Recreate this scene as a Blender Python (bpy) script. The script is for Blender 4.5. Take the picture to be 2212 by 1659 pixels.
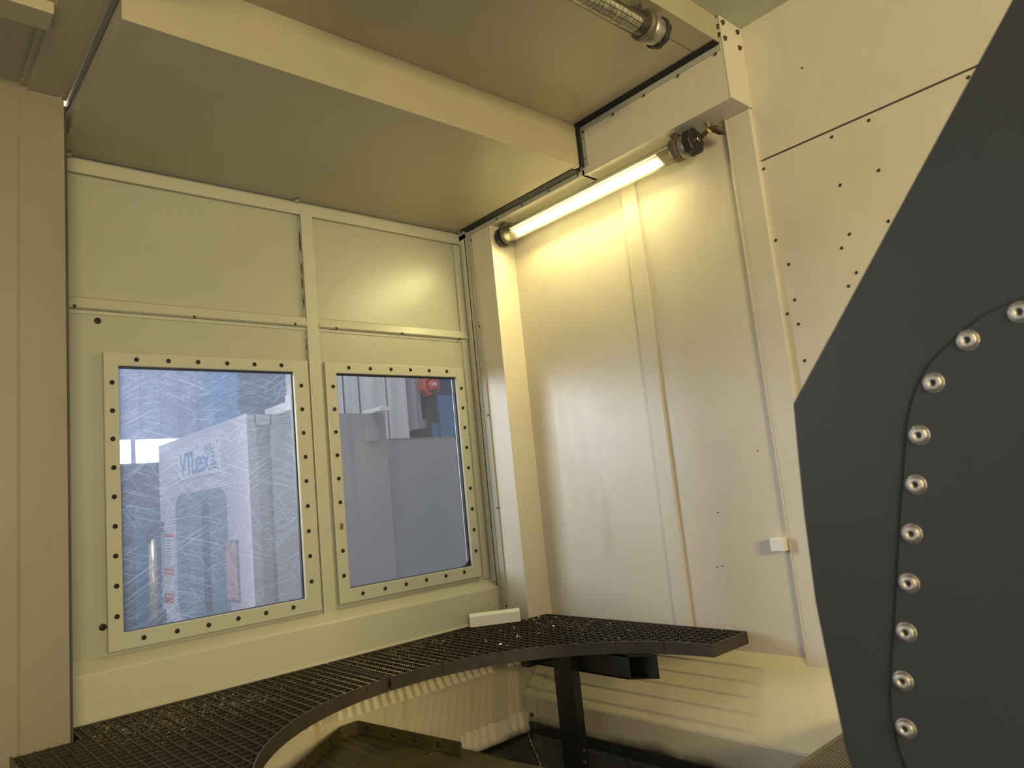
import bpy, bmesh, math, random
from mathutils import Vector, Matrix
random.seed(7)
S = bpy.context.scene
for o in list(bpy.data.objects): bpy.data.objects.remove(o)
COL = S.collection

# ---------------------------------------------------------------- camera
YAW, PIT, ROL, FPX = 0.73474229, 0.14506396, -0.1005626, 1553.878
PX, PY = 1106.0, 829.5
fw = Vector((math.sin(YAW)*math.cos(PIT), math.cos(YAW)*math.cos(PIT), math.sin(PIT)))
rt = Vector((math.cos(YAW), -math.sin(YAW), 0)); up = rt.cross(fw)
R_ = math.cos(ROL)*rt + math.sin(ROL)*up
U_ = -math.sin(ROL)*rt + math.cos(ROL)*up
cd = bpy.data.cameras.new('camera'); cam = bpy.data.objects.new('camera', cd); COL.objects.link(cam)
cam.matrix_world = Matrix(((R_.x, U_.x, -fw.x, 0), (R_.y, U_.y, -fw.y, 0), (R_.z, U_.z, -fw.z, 0), (0, 0, 0, 1)))
cd.sensor_width = 36; cd.lens = 36*FPX/2212; cd.clip_start = 0.02
cd.dof.use_dof = True; cd.dof.focus_distance = 2.3; cd.dof.aperture_fstop = 9
S.camera = cam
def ray(px, py): return R_*((px-PX)/FPX) - U_*((py-PY)/FPX) + fw
def at(px, py, ax, v):
    """point of the plane <ax>=v seen at a pixel of the photograph (used to measure the place)"""
    d = ray(px, py); return d*(v/d['xyz'.index(ax)])

# ---------------------------------------------------------------- world, exposure
W = bpy.data.worlds.new('world'); S.world = W; W.use_nodes = True
bg = W.node_tree.nodes['Background']
bg.inputs[0].default_value = (0.92, 0.94, 1.0, 1); bg.inputs[1].default_value = 0.25
S.view_settings.view_transform = 'Standard'; S.view_settings.look = 'None'
S.view_settings.gamma = 1; S.view_settings.use_curve_mapping = False
S.view_settings.exposure = 0.75
LAMP_E = 70.0
def area(name, loc, target, sx, sy, e, col):
    l = bpy.data.lights.new(name, 'AREA'); l.shape = 'RECTANGLE'; l.size = sx; l.size_y = sy; l.energy = e; l.color = col
    o = bpy.data.objects.new(name, l); COL.objects.link(o); o.location = loc
    o.rotation_euler = (Vector(target)-Vector(loc)).to_track_quat('-Z', 'Y').to_euler(); return o
area('hall_roof_light', (1.5, 4.2, 3.6), (2.2, 5.2, 0), 3.0, 1.2, 66.0, (0.85, 0.90, 1.0))
gate = area('hall_gate_daylight', (-1.3, 3.6, 0.75), (1.75, 1.25, -0.05), 2.2, 1.3, 84.0, (0.97, 0.97, 1.0)); gate.data.spread = math.radians(95)
area('warm_fill_light', (-0.55, -2.3, 0.60), (1.2, 1.4, 0.1), 1.2, 0.4, 62.0, (1.0, 0.81, 0.41))  # unseen yellow fill behind the camera, added to warm the faces turned to it

# ---------------------------------------------------------------- materials
def mat(name, col, rough=0.5, metal=0.0, bump=0.0, bscale=300, var=0.0, vscale=6, spec=0.5, dirt=None, coat=0.0, stretch=None, zstain=None):
    m = bpy.data.materials.new(name); m.use_nodes = True
    nt = m.node_tree; N = nt.nodes; L = nt.links
    p = N['Principled BSDF']; p.inputs['Roughness'].default_value = rough; p.inputs['Metallic'].default_value = metal
    p.inputs['Specular IOR Level'].default_value = spec
    if coat: p.inputs['Coat Weight'].default_value = coat; p.inputs['Coat Roughness'].default_value = 0.25
    p.inputs['Base Color'].default_value = (*col, 1)
    tc = N.new('ShaderNodeTexCoord'); vec = tc.outputs['Object']
    if stretch:
        mp = N.new('ShaderNodeMapping'); mp.inputs['Scale'].default_value = stretch
        L.new(tc.outputs['Object'], mp.inputs[0]); vec = mp.outputs[0]
    last = None
    if var:
        n = N.new('ShaderNodeTexNoise'); n.inputs['Scale'].default_value = vscale; n.inputs['Detail'].default_value = 6
        n.inputs['Roughness'].default_value = 0.65; L.new(vec, n.inputs[0])
        mx = N.new('ShaderNodeMix'); mx.data_type = 'RGBA'
        mr = N.new('ShaderNodeMapRange'); mr.inputs[1].default_value = 0.35; mr.inputs[2].default_value = 0.7
        L.new(n.outputs[0], mr.inputs[0]); L.new(mr.outputs[0], mx.inputs[0])
        mx.inputs[6].default_value = (*col, 1); mx.inputs[7].default_value = (*[c*(1-var) for c in col], 1)
        last = mx.outputs[2]; L.new(last, p.inputs['Base Color'])
        rr = N.new('ShaderNodeMapRange'); rr.inputs[3].default_value = rough*0.85; rr.inputs[4].default_value = min(1, rough*1.2)
        L.new(n.outputs[0], rr.inputs[0]); L.new(rr.outputs[0], p.inputs['Roughness'])
    if dirt:
        # spots and stains: (colour, noise scale xyz, threshold, strength)
        for (dc, sc, th, st) in dirt:
            mp = N.new('ShaderNodeMapping'); mp.inputs['Scale'].default_value = sc; L.new(tc.outputs['Object'], mp.inputs[0])
            n = N.new('ShaderNodeTexNoise'); n.inputs['Scale'].default_value = 1; n.inputs['Detail'].default_value = 5; L.new(mp.outputs[0], n.inputs[0])
            mr = N.new('ShaderNodeMapRange'); mr.inputs[1].default_value = th; mr.inputs[2].default_value = th+0.12; mr.inputs[4].default_value = st
            L.new(n.outputs[0], mr.inputs[0])
            mx = N.new('ShaderNodeMix'); mx.data_type = 'RGBA'; L.new(mr.outputs[0], mx.inputs[0])
            if last: L.new(last, mx.inputs[6])
            else: mx.inputs[6].default_value = (*col, 1)
            mx.inputs[7].default_value = (*dc, 1); last = mx.outputs[2]; L.new(last, p.inputs['Base Color'])
    if zstain:
        z0, amp = zstain
        sp = N.new('ShaderNodeVectorMath'); sp.operation = 'DOT_PRODUCT'; sp.inputs[1].default_value = (0, 0, 1)
        ge = N.new('ShaderNodeNewGeometry'); L.new(ge.outputs['Position'], sp.inputs[0])
        n = N.new('ShaderNodeTexNoise'); n.inputs['Scale'].default_value = 9; n.inputs['Detail'].default_value = 5; L.new(ge.outputs['Position'], n.inputs[0])
        ma = N.new('ShaderNodeMath'); ma.operation = 'MULTIPLY_ADD'; ma.inputs[1].default_value = -amp*4; L.new(n.outputs[0], ma.inputs[0]); L.new(sp.outputs['Value'], ma.inputs[2])
        mr = N.new('ShaderNodeMapRange'); mr.inputs[1].default_value = z0-amp*2+amp*1.3; mr.inputs[2].default_value = z0-amp*2-amp*0.9; mr.inputs[4].default_value = 0.93
        L.new(ma.outputs[0], mr.inputs[0])
        mx = N.new('ShaderNodeMix'); mx.data_type = 'RGBA'; L.new(mr.outputs[0], mx.inputs[0])
        if last: L.new(last, mx.inputs[6])
        else: mx.inputs[6].default_value = (*col, 1)
        mx.inputs[7].default_value = (0.02, 0.018, 0.014, 1); last = mx.outputs[2]; L.new(last, p.inputs['Base Color'])
    if bump:
        n = N.new('ShaderNodeTexNoise'); n.inputs['Scale'].default_value = bscale; n.inputs['Detail'].default_value = 2; L.new(vec, n.inputs[0])
        b = N.new('ShaderNodeBump'); b.inputs['Strength'].default_value = bump; b.inputs['Distance'].default_value = 0.001
        L.new(n.outputs[0], b.inputs['Height']); L.new(b.outputs[0], p.inputs['Normal'])
    return m
BRN = (0.30, 0.20, 0.08); BLK = (0.02, 0.018, 0.012)
M = {}
M['door'] = mat('door_paint', (0.375, 0.37, 0.29), 0.30, bump=0.25, bscale=420, var=0.05, dirt=[((0.2, 0.18, 0.12), (60, 60, 60), 0.74, 0.5)])
M['door_flat'] = mat('door_rail_paint', (0.43, 0.425, 0.335), 0.34, bump=0.2, bscale=420, var=0.04)
M['wall'] = mat('wall_paint', (0.66, 0.60, 0.47), 0.33, bump=0.18, bscale=350, var=0.09, vscale=4, dirt=[((0.42, 0.34, 0.2), (5, 5, 1.2), 0.60, 0.35), ((0.12, 0.10, 0.07), (45, 45, 30), 0.73, 0.6)])
M['kick'] = mat('door_kick_paint', (0.46, 0.45, 0.35), 0.34, bump=0.2, bscale=420, var=0.04)
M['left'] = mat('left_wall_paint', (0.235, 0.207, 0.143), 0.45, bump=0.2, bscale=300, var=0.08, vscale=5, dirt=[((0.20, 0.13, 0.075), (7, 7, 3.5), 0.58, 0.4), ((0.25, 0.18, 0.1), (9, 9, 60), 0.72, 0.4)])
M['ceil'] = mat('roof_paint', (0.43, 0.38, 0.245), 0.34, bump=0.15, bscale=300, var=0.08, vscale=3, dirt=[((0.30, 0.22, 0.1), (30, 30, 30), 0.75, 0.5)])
M['base'] = mat('base_paint', (0.58, 0.505, 0.345), 0.40, bump=0.2, bscale=300, var=0.10, vscale=7, dirt=[((0.45, 0.30, 0.12), (22, 22, 2.5), 0.60, 0.45), ((0.10, 0.07, 0.03), (70, 70, 70), 0.72, 0.7)])
M['ledge'] = mat('ledge_paint', (0.63, 0.555, 0.37), 0.38, bump=0.2, bscale=300, var=0.08, vscale=5, dirt=[((0.55, 0.42, 0.20), (9, 9, 9), 0.60, 0.35), ((0.10, 0.07, 0.03), (60, 60, 60), 0.74, 0.7)], zstain=(-0.730, 0.014))
M['trimw'] = mat('stained_trim_paint', (0.66, 0.58, 0.42), 0.4, var=0.1, vscale=12, dirt=[((0.30, 0.22, 0.10), (60, 60, 4), 0.6, 0.5)], zstain=(-0.752, 0.010))
M['rubber'] = mat('black_brush_seal', (0.012, 0.012, 0.012), 0.8, bump=1.0, bscale=900)
M['black'] = mat('black_gasket', (0.01, 0.01, 0.012), 0.5)
M['blackbolt'] = mat('black_bolt_head', (0.02, 0.018, 0.016), 0.45, metal=0.3, var=0.3, vscale=60)
M['rustbolt'] = mat('dirty_steel_bolt', (0.12, 0.10, 0.07), 0.4, metal=0.8, var=0.5, vscale=120)
M['steel'] = mat('stainless_steel', (0.46, 0.41, 0.34), 0.26, metal=1.0, var=0.25, vscale=90)
M['alu'] = mat('dull_aluminium', (0.42, 0.39, 0.33), 0.42, metal=0.75, var=0.35, vscale=60, bump=0.4, bscale=200)
M['oldclamp'] = mat('corroded_clamp', (0.22, 0.19, 0.13), 0.55, metal=0.6, var=0.5, vscale=80, bump=0.8, bscale=400)
M['plastic'] = mat('black_plastic', (0.025, 0.024, 0.022), 0.45, var=0.3, vscale=60)
M['grate'] = mat('oily_grating_steel', (0.105, 0.083, 0.056), 0.30, metal=0.75, var=0.45, vscale=35, bump=0.5, bscale=150, dirt=[((0.085, 0.062, 0.03), (18, 18, 18), 0.52, 0.7)])
M['band'] = mat('oily_edge_band_steel', (0.075, 0.058, 0.036), 0.40, metal=0.3, var=0.35, vscale=12, bump=0.3, bscale=120)
M['tooth'] = M['grate']
M['darksteel'] = mat('black_painted_steel', (0.015, 0.015, 0.013), 0.35, var=0.3, vscale=30)
M['oilfloor'] = mat('oily_dark_chute', (0.035, 0.033, 0.026), 0.30, var=0.5, vscale=10, bump=0.4, bscale=60, dirt=[((0.10, 0.085, 0.05), (30, 30, 30), 0.62, 0.6)])
M['guard'] = mat('oily_olive_plate', (0.085, 0.066, 0.024), 0.32, var=0.45, vscale=9, bump=0.3, bscale=120, dirt=[((0.32, 0.29, 0.2), (160, 160, 160), 0.74, 0.8)])
M['fg'] = mat('dark_slate_paint', (0.031, 0.033, 0.031), 0.38, spec=0.32, bump=0.25, bscale=600, var=0.10, vscale=8)
M['groove'] = mat('dark_groove', (0.012, 0.012, 0.01), 0.7)
M['bellow'] = mat('ribbed_bellows_cloth', (0.18, 0.145, 0.10), 0.6, var=0.4, vscale=20, bump=0.4, bscale=200)
M['white'] = mat('white_painted_metal', (0.78, 0.76, 0.68), 0.4, var=0.08, vscale=20, dirt=[((0.25, 0.2, 0.12), (40, 40, 40), 0.7, 0.6)])
M['cable'] = mat('braided_cable', (0.14, 0.10, 0.05), 0.45, metal=0.4, var=0.6, vscale=200, bump=1.0, bscale=500)
M['yellow'] = mat('yellow_cable_tie', (0.75, 0.58, 0.12), 0.4)
M['swarf'] = mat('swarf_chips', (0.17, 0.138, 0.072), 0.4, metal=0.3, var=0.4, vscale=60)
M['bright'] = mat('bright_metal_chip', (0.8, 0.76, 0.66), 0.2, metal=0.9)
M['mwhite'] = mat('machine_white', (0.68, 0.63, 0.68), 0.45, var=0.04)
M['mgrey'] = mat('machine_grey', (0.34, 0.335, 0.335), 0.45, var=0.08, vscale=2)
M['mblue'] = mat('machine_blue', (0.10, 0.30, 0.55), 0.4, var=0.1)
M['mnavy'] = mat('dark_blue_panel', (0.05, 0.10, 0.17), 0.4, var=0.2)
M['mblack'] = mat('dark_machine_metal', (0.04, 0.045, 0.05), 0.45, var=0.3, vscale=4)
M['mglass'] = mat('machine_door_glass', (0.30, 0.39, 0.44), 0.15, var=0.3, vscale=2)
M['hallwall'] = mat('corrugated_hall_wall', (0.62, 0.68, 0.88), 0.6, var=0.06)
M['hallfloor'] = mat('hall_concrete', (0.3, 0.3, 0.3), 0.6, var=0.2)
M['inox'] = mat('stainless_panels', (0.80, 0.76, 0.74), 0.38, metal=0.1, var=0.3, vscale=1, stretch=(9, 9, 0.4))
M['red'] = mat('red_plastic', (0.65, 0.08, 0.06), 0.4)
M['logo'] = mat('sign_blue_ink', (0.12, 0.28, 0.50), 0.5)
M['paper'] = mat('white_sticker', (0.78, 0.76, 0.78), 0.5)
M['pink'] = mat('poster_print', (0.68, 0.46, 0.44), 0.5, var=0.25, vscale=12)
M['ink'] = mat('grey_print', (0.25, 0.25, 0.30), 0.6)
M['brass'] = mat('brushed_handle', (0.62, 0.52, 0.34), 0.3, metal=0.8)
M['bluegrey'] = mat('bare_blue_steel', (0.32, 0.34, 0.40), 0.3, metal=0.8)

def emit(name, col, e):
    m = bpy.data.materials.new(name); m.use_nodes = True; nt = m.node_tree
    nt.nodes.remove(nt.nodes['Principled BSDF'])
    em = nt.nodes.new('ShaderNodeEmission'); em.inputs[0].default_value = (*col, 1); em.inputs[1].default_value = e
    nt.links.new(em.outputs[0], nt.nodes['Material Output'].inputs[0]); return m
M['led'] = emit('led_light', (1.0, 0.86, 0.42), LAMP_E)
M['daylight'] = emit('bright_skylight_pane', (0.95, 0.97, 1.0), 3.0)
def clear(name, tint, gloss=0.12, haze=0.0, scratch=False, haze_col=(0.72, 0.82, 1.0, 1)):
    m = bpy.data.materials.new(name); m.use_nodes = True; nt = m.node_tree; N = nt.nodes; L = nt.links
    N.remove(N['Principled BSDF'])
    t = N.new('ShaderNodeBsdfTransparent'); t.inputs[0].default_value = (*tint, 1)
    g = N.new('ShaderNodeBsdfGlossy'); g.inputs['Roughness'].default_value = 0.06
    fr = N.new('ShaderNodeFresnel'); fr.inputs[0].default_value = 1.45
    mm = N.new('ShaderNodeMath'); mm.operation = 'MULTIPLY'; mm.inputs[1].default_value = gloss*8; mm.use_clamp = True
    L.new(fr.outputs[0], mm.inputs[0])
    mx = N.new('ShaderNodeMixShader'); L.new(mm.outputs[0], mx.inputs[0]); L.new(t.outputs[0], mx.inputs[1]); L.new(g.outputs[0], mx.inputs[2])
    out = mx.outputs[0]
    if haze or scratch:
        d = N.new('ShaderNodeBsdfTranslucent'); d.inputs[0].default_value = haze_col
        d2 = N.new('ShaderNodeBsdfDiffuse'); d2.inputs[0].default_value = haze_col
        ds = N.new('ShaderNodeMixShader'); ds.inputs[0].default_value = 0.12; L.new(d.outputs[0], ds.inputs[1]); L.new(d2.outputs[0], ds.inputs[2])
        fac = None
        tc = N.new('ShaderNodeTexCoord')
        if scratch:
            tot = None
            wn = N.new('ShaderNodeTexNoise'); wn.inputs['Scale'].default_value = 5.0; wn.inputs['Detail'].default_value = 1.5; L.new(tc.outputs['Object'], wn.inputs[0])
            va = N.new('ShaderNodeVectorMath'); va.operation = 'MULTIPLY_ADD'; va.inputs[1].default_value = (0.035, 0.035, 0.035)
            L.new(wn.outputs['Color'], va.inputs[0]); L.new(tc.outputs['Object'], va.inputs[2])
            for (rot, sc, th) in ((0.5, 30, 0.60), (-0.35, 34, 0.60), (1.2, 42, 0.62), (0.12, 48, 0.61), (-1.0, 26, 0.63)):
                mp0 = N.new('ShaderNodeMapping'); mp0.inputs['Rotation'].default_value = (0, rot, 0); L.new(va.outputs[0], mp0.inputs[0])
                mp = N.new('ShaderNodeMapping'); mp.inputs['Scale'].default_value = (sc*0.16, 1, sc*24)
                L.new(mp0.outputs[0], mp.inputs[0])
                n = N.new('ShaderNodeTexNoise'); n.inputs['Scale'].default_value = 1.0; n.inputs['Detail'].default_value = 3; L.new(mp.outputs[0], n.inputs[0])
                mr = N.new('ShaderNodeMapRange'); mr.inputs[1].default_value = th; mr.inputs[2].default_value = th+0.16; L.new(n.outputs[0], mr.inputs[0])
                if tot is None: tot = mr.outputs[0]
                else:
                    ad = N.new('ShaderNodeMath'); ad.operation = 'MAXIMUM'; L.new(tot, ad.inputs[0]); L.new(mr.outputs[0], ad.inputs[1]); tot = ad.outputs[0]
            # rubbed more to the upper left of the pane
            sx = N.new('ShaderNodeSeparateXYZ'); L.new(tc.outputs['Object'], sx.inputs[0])
            rub = N.new('ShaderNodeMapRange'); rub.inputs[1].default_value = 0.95; rub.inputs[2].default_value = 0.50; rub.inputs[3].default_value = 0.12; rub.inputs[4].default_value = 1.0
            L.new(sx.outputs['X'], rub.inputs[0])
            rz = N.new('ShaderNodeMapRange'); rz.inputs[1].default_value = -0.25; rz.inputs[2].default_value = 0.40; rz.inputs[3].default_value = 0.35; rz.inputs[4].default_value = 1.0
            L.new(sx.outputs['Z'], rz.inputs[0])
            rm = N.new('ShaderNodeMath'); rm.operation = 'MULTIPLY'; L.new(rub.outputs[0], rm.inputs[0]); L.new(rz.outputs[0], rm.inputs[1])
            k = N.new('ShaderNodeMath'); k.operation = 'MULTIPLY'; L.new(tot, k.inputs[0]); L.new(rm.outputs[0], k.inputs[1])
            k2 = N.new('ShaderNodeMath'); k2.operation = 'MULTIPLY'; k2.inputs[1].default_value = 0.20; L.new(k.outputs[0], k2.inputs[0])
            hz = N.new('ShaderNodeMath'); hz.operation = 'MULTIPLY'; hz.inputs[1].default_value = haze; L.new(rm.outputs[0], hz.inputs[0])
            s2 = N.new('ShaderNodeMath'); s2.operation = 'ADD'; s2.use_clamp = True; L.new(k2.outputs[0], s2.inputs[0]); L.new(hz.outputs[0], s2.inputs[1]); fac = s2.outputs[0]
        m2 = N.new('ShaderNodeMixShader'); L.new(mx.outputs[0], m2.inputs[1]); L.new(ds.outputs[0], m2.inputs[2])
        if fac is not None: L.new(fac, m2.inputs[0])
        else: m2.inputs[0].default_value = haze
        out = m2.outputs[0]
    L.new(out, N['Material Output'].inputs[0]); return m
M['pane1'] = clear('scratched_window_pane', (0.90, 0.93, 0.98), 0.10, haze=0.05, scratch=True)
M['pane2'] = clear('clean_window_pane', (0.88, 0.90, 0.94), 0.10, haze=0.015)
M['tube2'] = clear('cloudy_lamp_tube', (0.90, 0.90, 0.82), 0.10, haze=0.07, haze_col=(0.85, 0.80, 0.62, 1))
M['tube'] = clear('clear_lamp_tube', (0.96, 0.97, 0.92), 0.10, haze=0.02, haze_col=(0.9, 0.88, 0.7, 1))

# ---------------------------------------------------------------- mesh helpers
class MB:
    def __init__(s): s.v = []; s.f = []; s.sm = []
    def poly(s, pts, faces, smooth=False):
        b = len(s.v); s.v += [Vector(p) for p in pts]; s.f += [[i+b for i in f] for f in faces]; s.sm += [smooth]*len(faces); return s
    def box(s, x0, x1, y0, y1, z0, z1):
        return s.poly([(x0, y0, z0), (x1, y0, z0), (x1, y1, z0), (x0, y1, z0), (x0, y0, z1), (x1, y0, z1), (x1, y1, z1), (x0, y1, z1)],
                      [(0, 3, 2, 1), (4, 5, 6, 7), (0, 1, 5, 4), (1, 2, 6, 5), (2, 3, 7, 6), (3, 0, 4, 7)])
    def prism(s, pts, axis, a, b):
        """closed outline pts (2-D) extruded along axis from a to b"""
        def P(p, t):
            return {'x': (t, p[0], p[1]), 'y': (p[0], t, p[1]), 'z': (p[0], p[1], t)}[axis]
        n = len(pts); V = [P(p, a) for p in pts]+[P(p, b) for p in pts]
        F = [list(range(n))[::-1], list(range(n, 2*n))]+[(i, (i+1) % n, (i+1) % n+n, i+n) for i in range(n)]
        return s.poly(V, F)
    def lathe(s, prof, c, ax, seg=16, smooth=True, ang0=0):
        """profile [(r, t)] turned about direction ax through c"""
        ax = Vector(ax).normalized(); q = ax.to_track_quat('Z', 'Y'); c = Vector(c); V = []; F = []
        for (r, t) in prof:
            for k in range(seg):
                a = 2*math.pi*k/seg+ang0; V.append(c+q@Vector((r*math.cos(a), r*math.sin(a), t)))
        for i in range(len(prof)-1):
            for k in range(seg): F.append((i*seg+k, i*seg+(k+1) % seg, (i+1)*seg+(k+1) % seg, (i+1)*seg+k))
        if prof[0][0] > 1e-6: F.append(list(range(seg))[::-1])
        if prof[-1][0] > 1e-6: F.append([(len(prof)-1)*seg+k for k in range(seg)])
        return s.poly(V, F, smooth)
    def tube(s, pts, r, seg=8):
        pts = [Vector(p) for p in pts]; V = []; F = []; n = len(pts)
        rr = r if isinstance(r, (list, tuple)) else [r]*n
        for i, p in enumerate(pts):
            d = (pts[min(i+1, n-1)]-pts[max(i-1, 0)]).normalized(); q = d.to_track_quat('Z', 'Y')
            for k in range(seg):
                a = 2*math.pi*k/seg; V.append(p+q@Vector((rr[i]*math.cos(a), rr[i]*math.sin(a), 0)))
        for i in range(n-1):
            for k in range(seg): F.append((i*seg+k, i*seg+(k+1) % seg, (i+1)*seg+(k+1) % seg, (i+1)*seg+k))
        F.append(list(range(seg))[::-1]); F.append([(n-1)*seg+k for k in range(seg)])
        return s.poly(V, F, True)
def root_of(o):
    while o.parent: o = o.parent
    return o
def obj(name, mb, m, parent=None, bevel=0.0, label=None, segs=2):
    off = root_of(parent).location if parent else Vector((0, 0, 0))
    me = bpy.data.meshes.new(name); me.from_pydata([v-off for v in mb.v], [], mb.f)
    bm = bmesh.new(); bm.from_mesh(me)
    for f, s in zip(bm.faces, mb.sm): f.smooth = s
    bmesh.ops.remove_doubles(bm, verts=bm.verts, dist=1e-6)
    bmesh.ops.recalc_face_normals(bm, faces=bm.faces)
    if bevel:
        es = [e for e in bm.edges if len(e.link_faces) == 2 and e.calc_face_angle(0) > 0.5]
        bmesh.ops.bevel(bm, geom=es, offset=bevel, segments=segs, profile=0.5, affect='EDGES', clamp_overlap=True)
    bm.to_mesh(me); bm.free()
    if isinstance(m, (list, tuple)):
        for q in m: me.materials.append(q)
    else: me.materials.append(m)
    o = bpy.data.objects.new(name, me); COL.objects.link(o)
    if parent: o.parent = parent
    if label: o['label'] = label
    return o
def tag(o, label, cat, group=None, kind=None):
    o['label'] = label; o['category'] = cat
    if group: o['group'] = group
    if kind: o['kind'] = kind
    return o
def thing(name, label, cat, loc=(0, 0, 0), kind=None, group=None):
    o = bpy.data.objects.new(name, None); o.empty_display_size = 0.05; COL.objects.link(o); o.location = loc
    return tag(o, label, cat, group, kind)
def shared(name, me, parent, pos, rot=None):
    o = bpy.data.objects.new(name, me); COL.objects.link(o); o.parent = parent
    o.location = Vector(pos)-root_of(parent).location
    if rot is not None: o.rotation_euler = rot
    return o
def mesh_of(name, mb, m):
    me = bpy.data.meshes.new(name); me.from_pydata([tuple(v) for v in mb.v], [], mb.f); me.materials.append(m)
    for p, s in zip(me.polygons, mb.sm): p.use_smooth = s
    bm = bmesh.new(); bm.from_mesh(me); bmesh.ops.recalc_face_normals(bm, faces=bm.faces); bm.to_mesh(me); bm.free()
    return me
def B(*a): return MB().box(*a)
ROT = {'-y': (math.pi/2, 0, 0), '-x': (0, -math.pi/2, 0), '-z': (math.pi, 0, 0)}
def bolt_mesh(name, r, m, hh=0.55):
    # domed head with a socket, local +Z points out
    return mesh_of(name, MB().lathe([(r*1.0, 0), (r*0.98, r*hh*0.35), (r*0.82, r*hh*0.8), (r*0.52, r*hh), (r*0.42, r*hh), (r*0.38, r*hh*0.35), (0, r*hh*0.3)], (0, 0, 0), (0, 0, 1), 12), m)
BOLT7 = bolt_mesh('button_bolt', 0.0062, M['blackbolt'])
BOLT4 = bolt_mesh('small_bolt', 0.0042, M['rustbolt'])
BOLTB = bolt_mesh('round_plug', 0.0085, M['blackbolt'], 0.4)
def hexbolt(r):
    mb = MB().lathe([(r*1.25, 0), (r*1.25, r*0.18)], (0, 0, 0), (0, 0, 1), 14)
    mb.lathe([(r, r*0.18), (r, r*0.85), (r*0.8, r*1.0)], (0, 0, 0), (0, 0, 1), 6, smooth=False); return mb
HEX = mesh_of('hex_bolt', hexbolt(0.0058), M['rustbolt'])
HEXW = mesh_of('hex_nut', hexbolt(0.008), M['door_flat'])

# ================================================================ THE DOOR (wall_back)
YD, YR, YF, YK = 2.048, 2.035, 2.030, 2.000      # panel, rail, window frame and kick planes
door = thing('door_1', 'pale green-grey sliding door with two riveted windows', 'door', (1.0, 2.05, -0.45), kind='structure')
obj('top_rail', B(0.340, 1.645, YR, 2.075, 0.932, 0.975), M['door_flat'], door, 0.0015)
obj('top_lip', B(0.340, 1.645, 1.998, 2.05, 0.975, 0.979), M['door_flat'], door)
for (x0, x1) in ((0.340, 1.008), (1.045, 1.645)):
    obj('upper_panel', B(x0, x1, YD+0.002, 2.07, 0.585, 0.935), M['door'], door, 0.001)
    obj('panel_rib', MB().prism([(YD+0.004, 0.600), (2.037, 0.593), (2.030, 0.567), (2.036, 0.563), (YD+0.004, 0.563)], 'x', x0, x1-0.003), M['door_flat'], door, 0.001)
    obj('seam_strip', B(x0, x1, 2.042, 2.06, 0.553, 0.563), M['door_flat'], door, 0.001)
obj('mullion', B(1.006, 1.046, 2.034, 2.07, -0.312, 0.935), M['door_flat'], door, 0.002)
def bead(x, z0, z1, parent):
    n = 40; return obj('weld_bead', MB().tube([(x+0.0006*math.sin(i*1.7), 2.0455, z0+(z1-z0)*i/n) for i in range(n+1)], [0.0022+0.0009*random.random() for i in range(n+1)], 6), M['door_flat'], parent)
bead(1.0035, -0.30, 0.93, door); bead(1.0485, -0.30, 0.93, door)
obj('right_stile', B(1.618, 1.645, 2.040, 2.07, -0.30, 0.93), M['door_flat'], door, 0.001)
WIN = {1: ((0.438, 0.999, -0.293, 0.454), (0.473, 0.951, -0.252, 0.418)), 2: ((1.056, 1.602, -0.288, 0.454), (1.094, 1.568, -0.247, 0.4185))}
# lower panels: four boxes around each opening
for (x0, x1, w) in ((0.340, 1.008, 1), (1.044, 1.645, 2)):
    (ix0, ix1, iz0, iz1) = WIN[w][1]; mb = MB()
    a, b = YD-0.003, YD+0.022
    for bx in ((x0, ix0-0.006, -0.31, 0.555), (ix1+0.006, x1, -0.31, 0.555), (ix0-0.006, ix1+0.006, -0.31, iz0-0.006), (ix0-0.006, ix1+0.006, iz1+0.006, 0.555)):
        mb.box(bx[0], bx[1], a, b, bx[2], bx[3])
    obj('lower_panel', mb, M['door'], door)
kp = MB().prism([(YK, -0.50), (YK, -0.331), (2.002, -0.3265), (2.046, -0.300), (2.075, -0.300), (2.075, -0.50)], 'x', 0.342, 1.646)
obj('kick_panel', kp, M['kick'], door, 0.0012)
obj('kick_lip', MB().prism([(YK, -0.428), (1.993, -0.432), (1.993, -0.47), (YK, -0.47)], 'x', 0.342, 1.50), M['kick'], door, 0.0006)
for p in ((211, 693), (222, 1355)): shared('round_plug', BOLTB, door, at(*p, 'y', YD-0.003), ROT['-y'])
for p in ((161, 660), (420, 683), (638, 699), (727, 708), (869, 719), (993, 731)): shared('rib_bolt', BOLT4, door, at(p[0], p[1]+1, 'y', 2.0305), ROT['-y'])
for p in ((150, 324), (645, 427), (992, 502)):
    q = at(*p, 'z', 0.975); shared('hex_nut', HEXW, door, (q.x, 2.02, 0.9745), ROT['-z'])
B1 = [(295, 777), (364, 780), (428, 782), (491, 785), (550, 787), (608, 789), (242, 826), (243, 887), (244, 948), (246, 1010), (247, 1073), (249, 1137), (250, 1201), (252, 1266), (253, 1332),
      (651, 833), (653, 884), (656, 935), (660, 987), (662, 1039), (665, 1093), (667, 1147), (670, 1201), (673, 1256), (311, 1377), (383, 1363), (451, 1350), (515, 1336), (575, 1324), (634, 1312)]
B2 = [(753.5, 794.3), (800, 796.3), (844.6, 797.8), (886.7, 799), (927, 800.6), (965, 802.2), (719.7, 834.8), (722.8, 883.8), (725.6, 933), (728.8, 983.2), (732, 1033.7), (735.2, 1085), (740.7, 1189.7), (743, 1243.4),
      (996.5, 838.8), (1000, 881), (1004, 923.5), (1008, 966.5), (1012, 1010.3), (1016, 1054.4), (1020, 1099), (1024, 1144), (1028.3, 1189.7), (784, 1281.5), (832.2, 1271.2), (877.6, 1261.7), (921.3, 1252.5), (963.5, 1243.8), (1002.9, 1235.8)]
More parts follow.
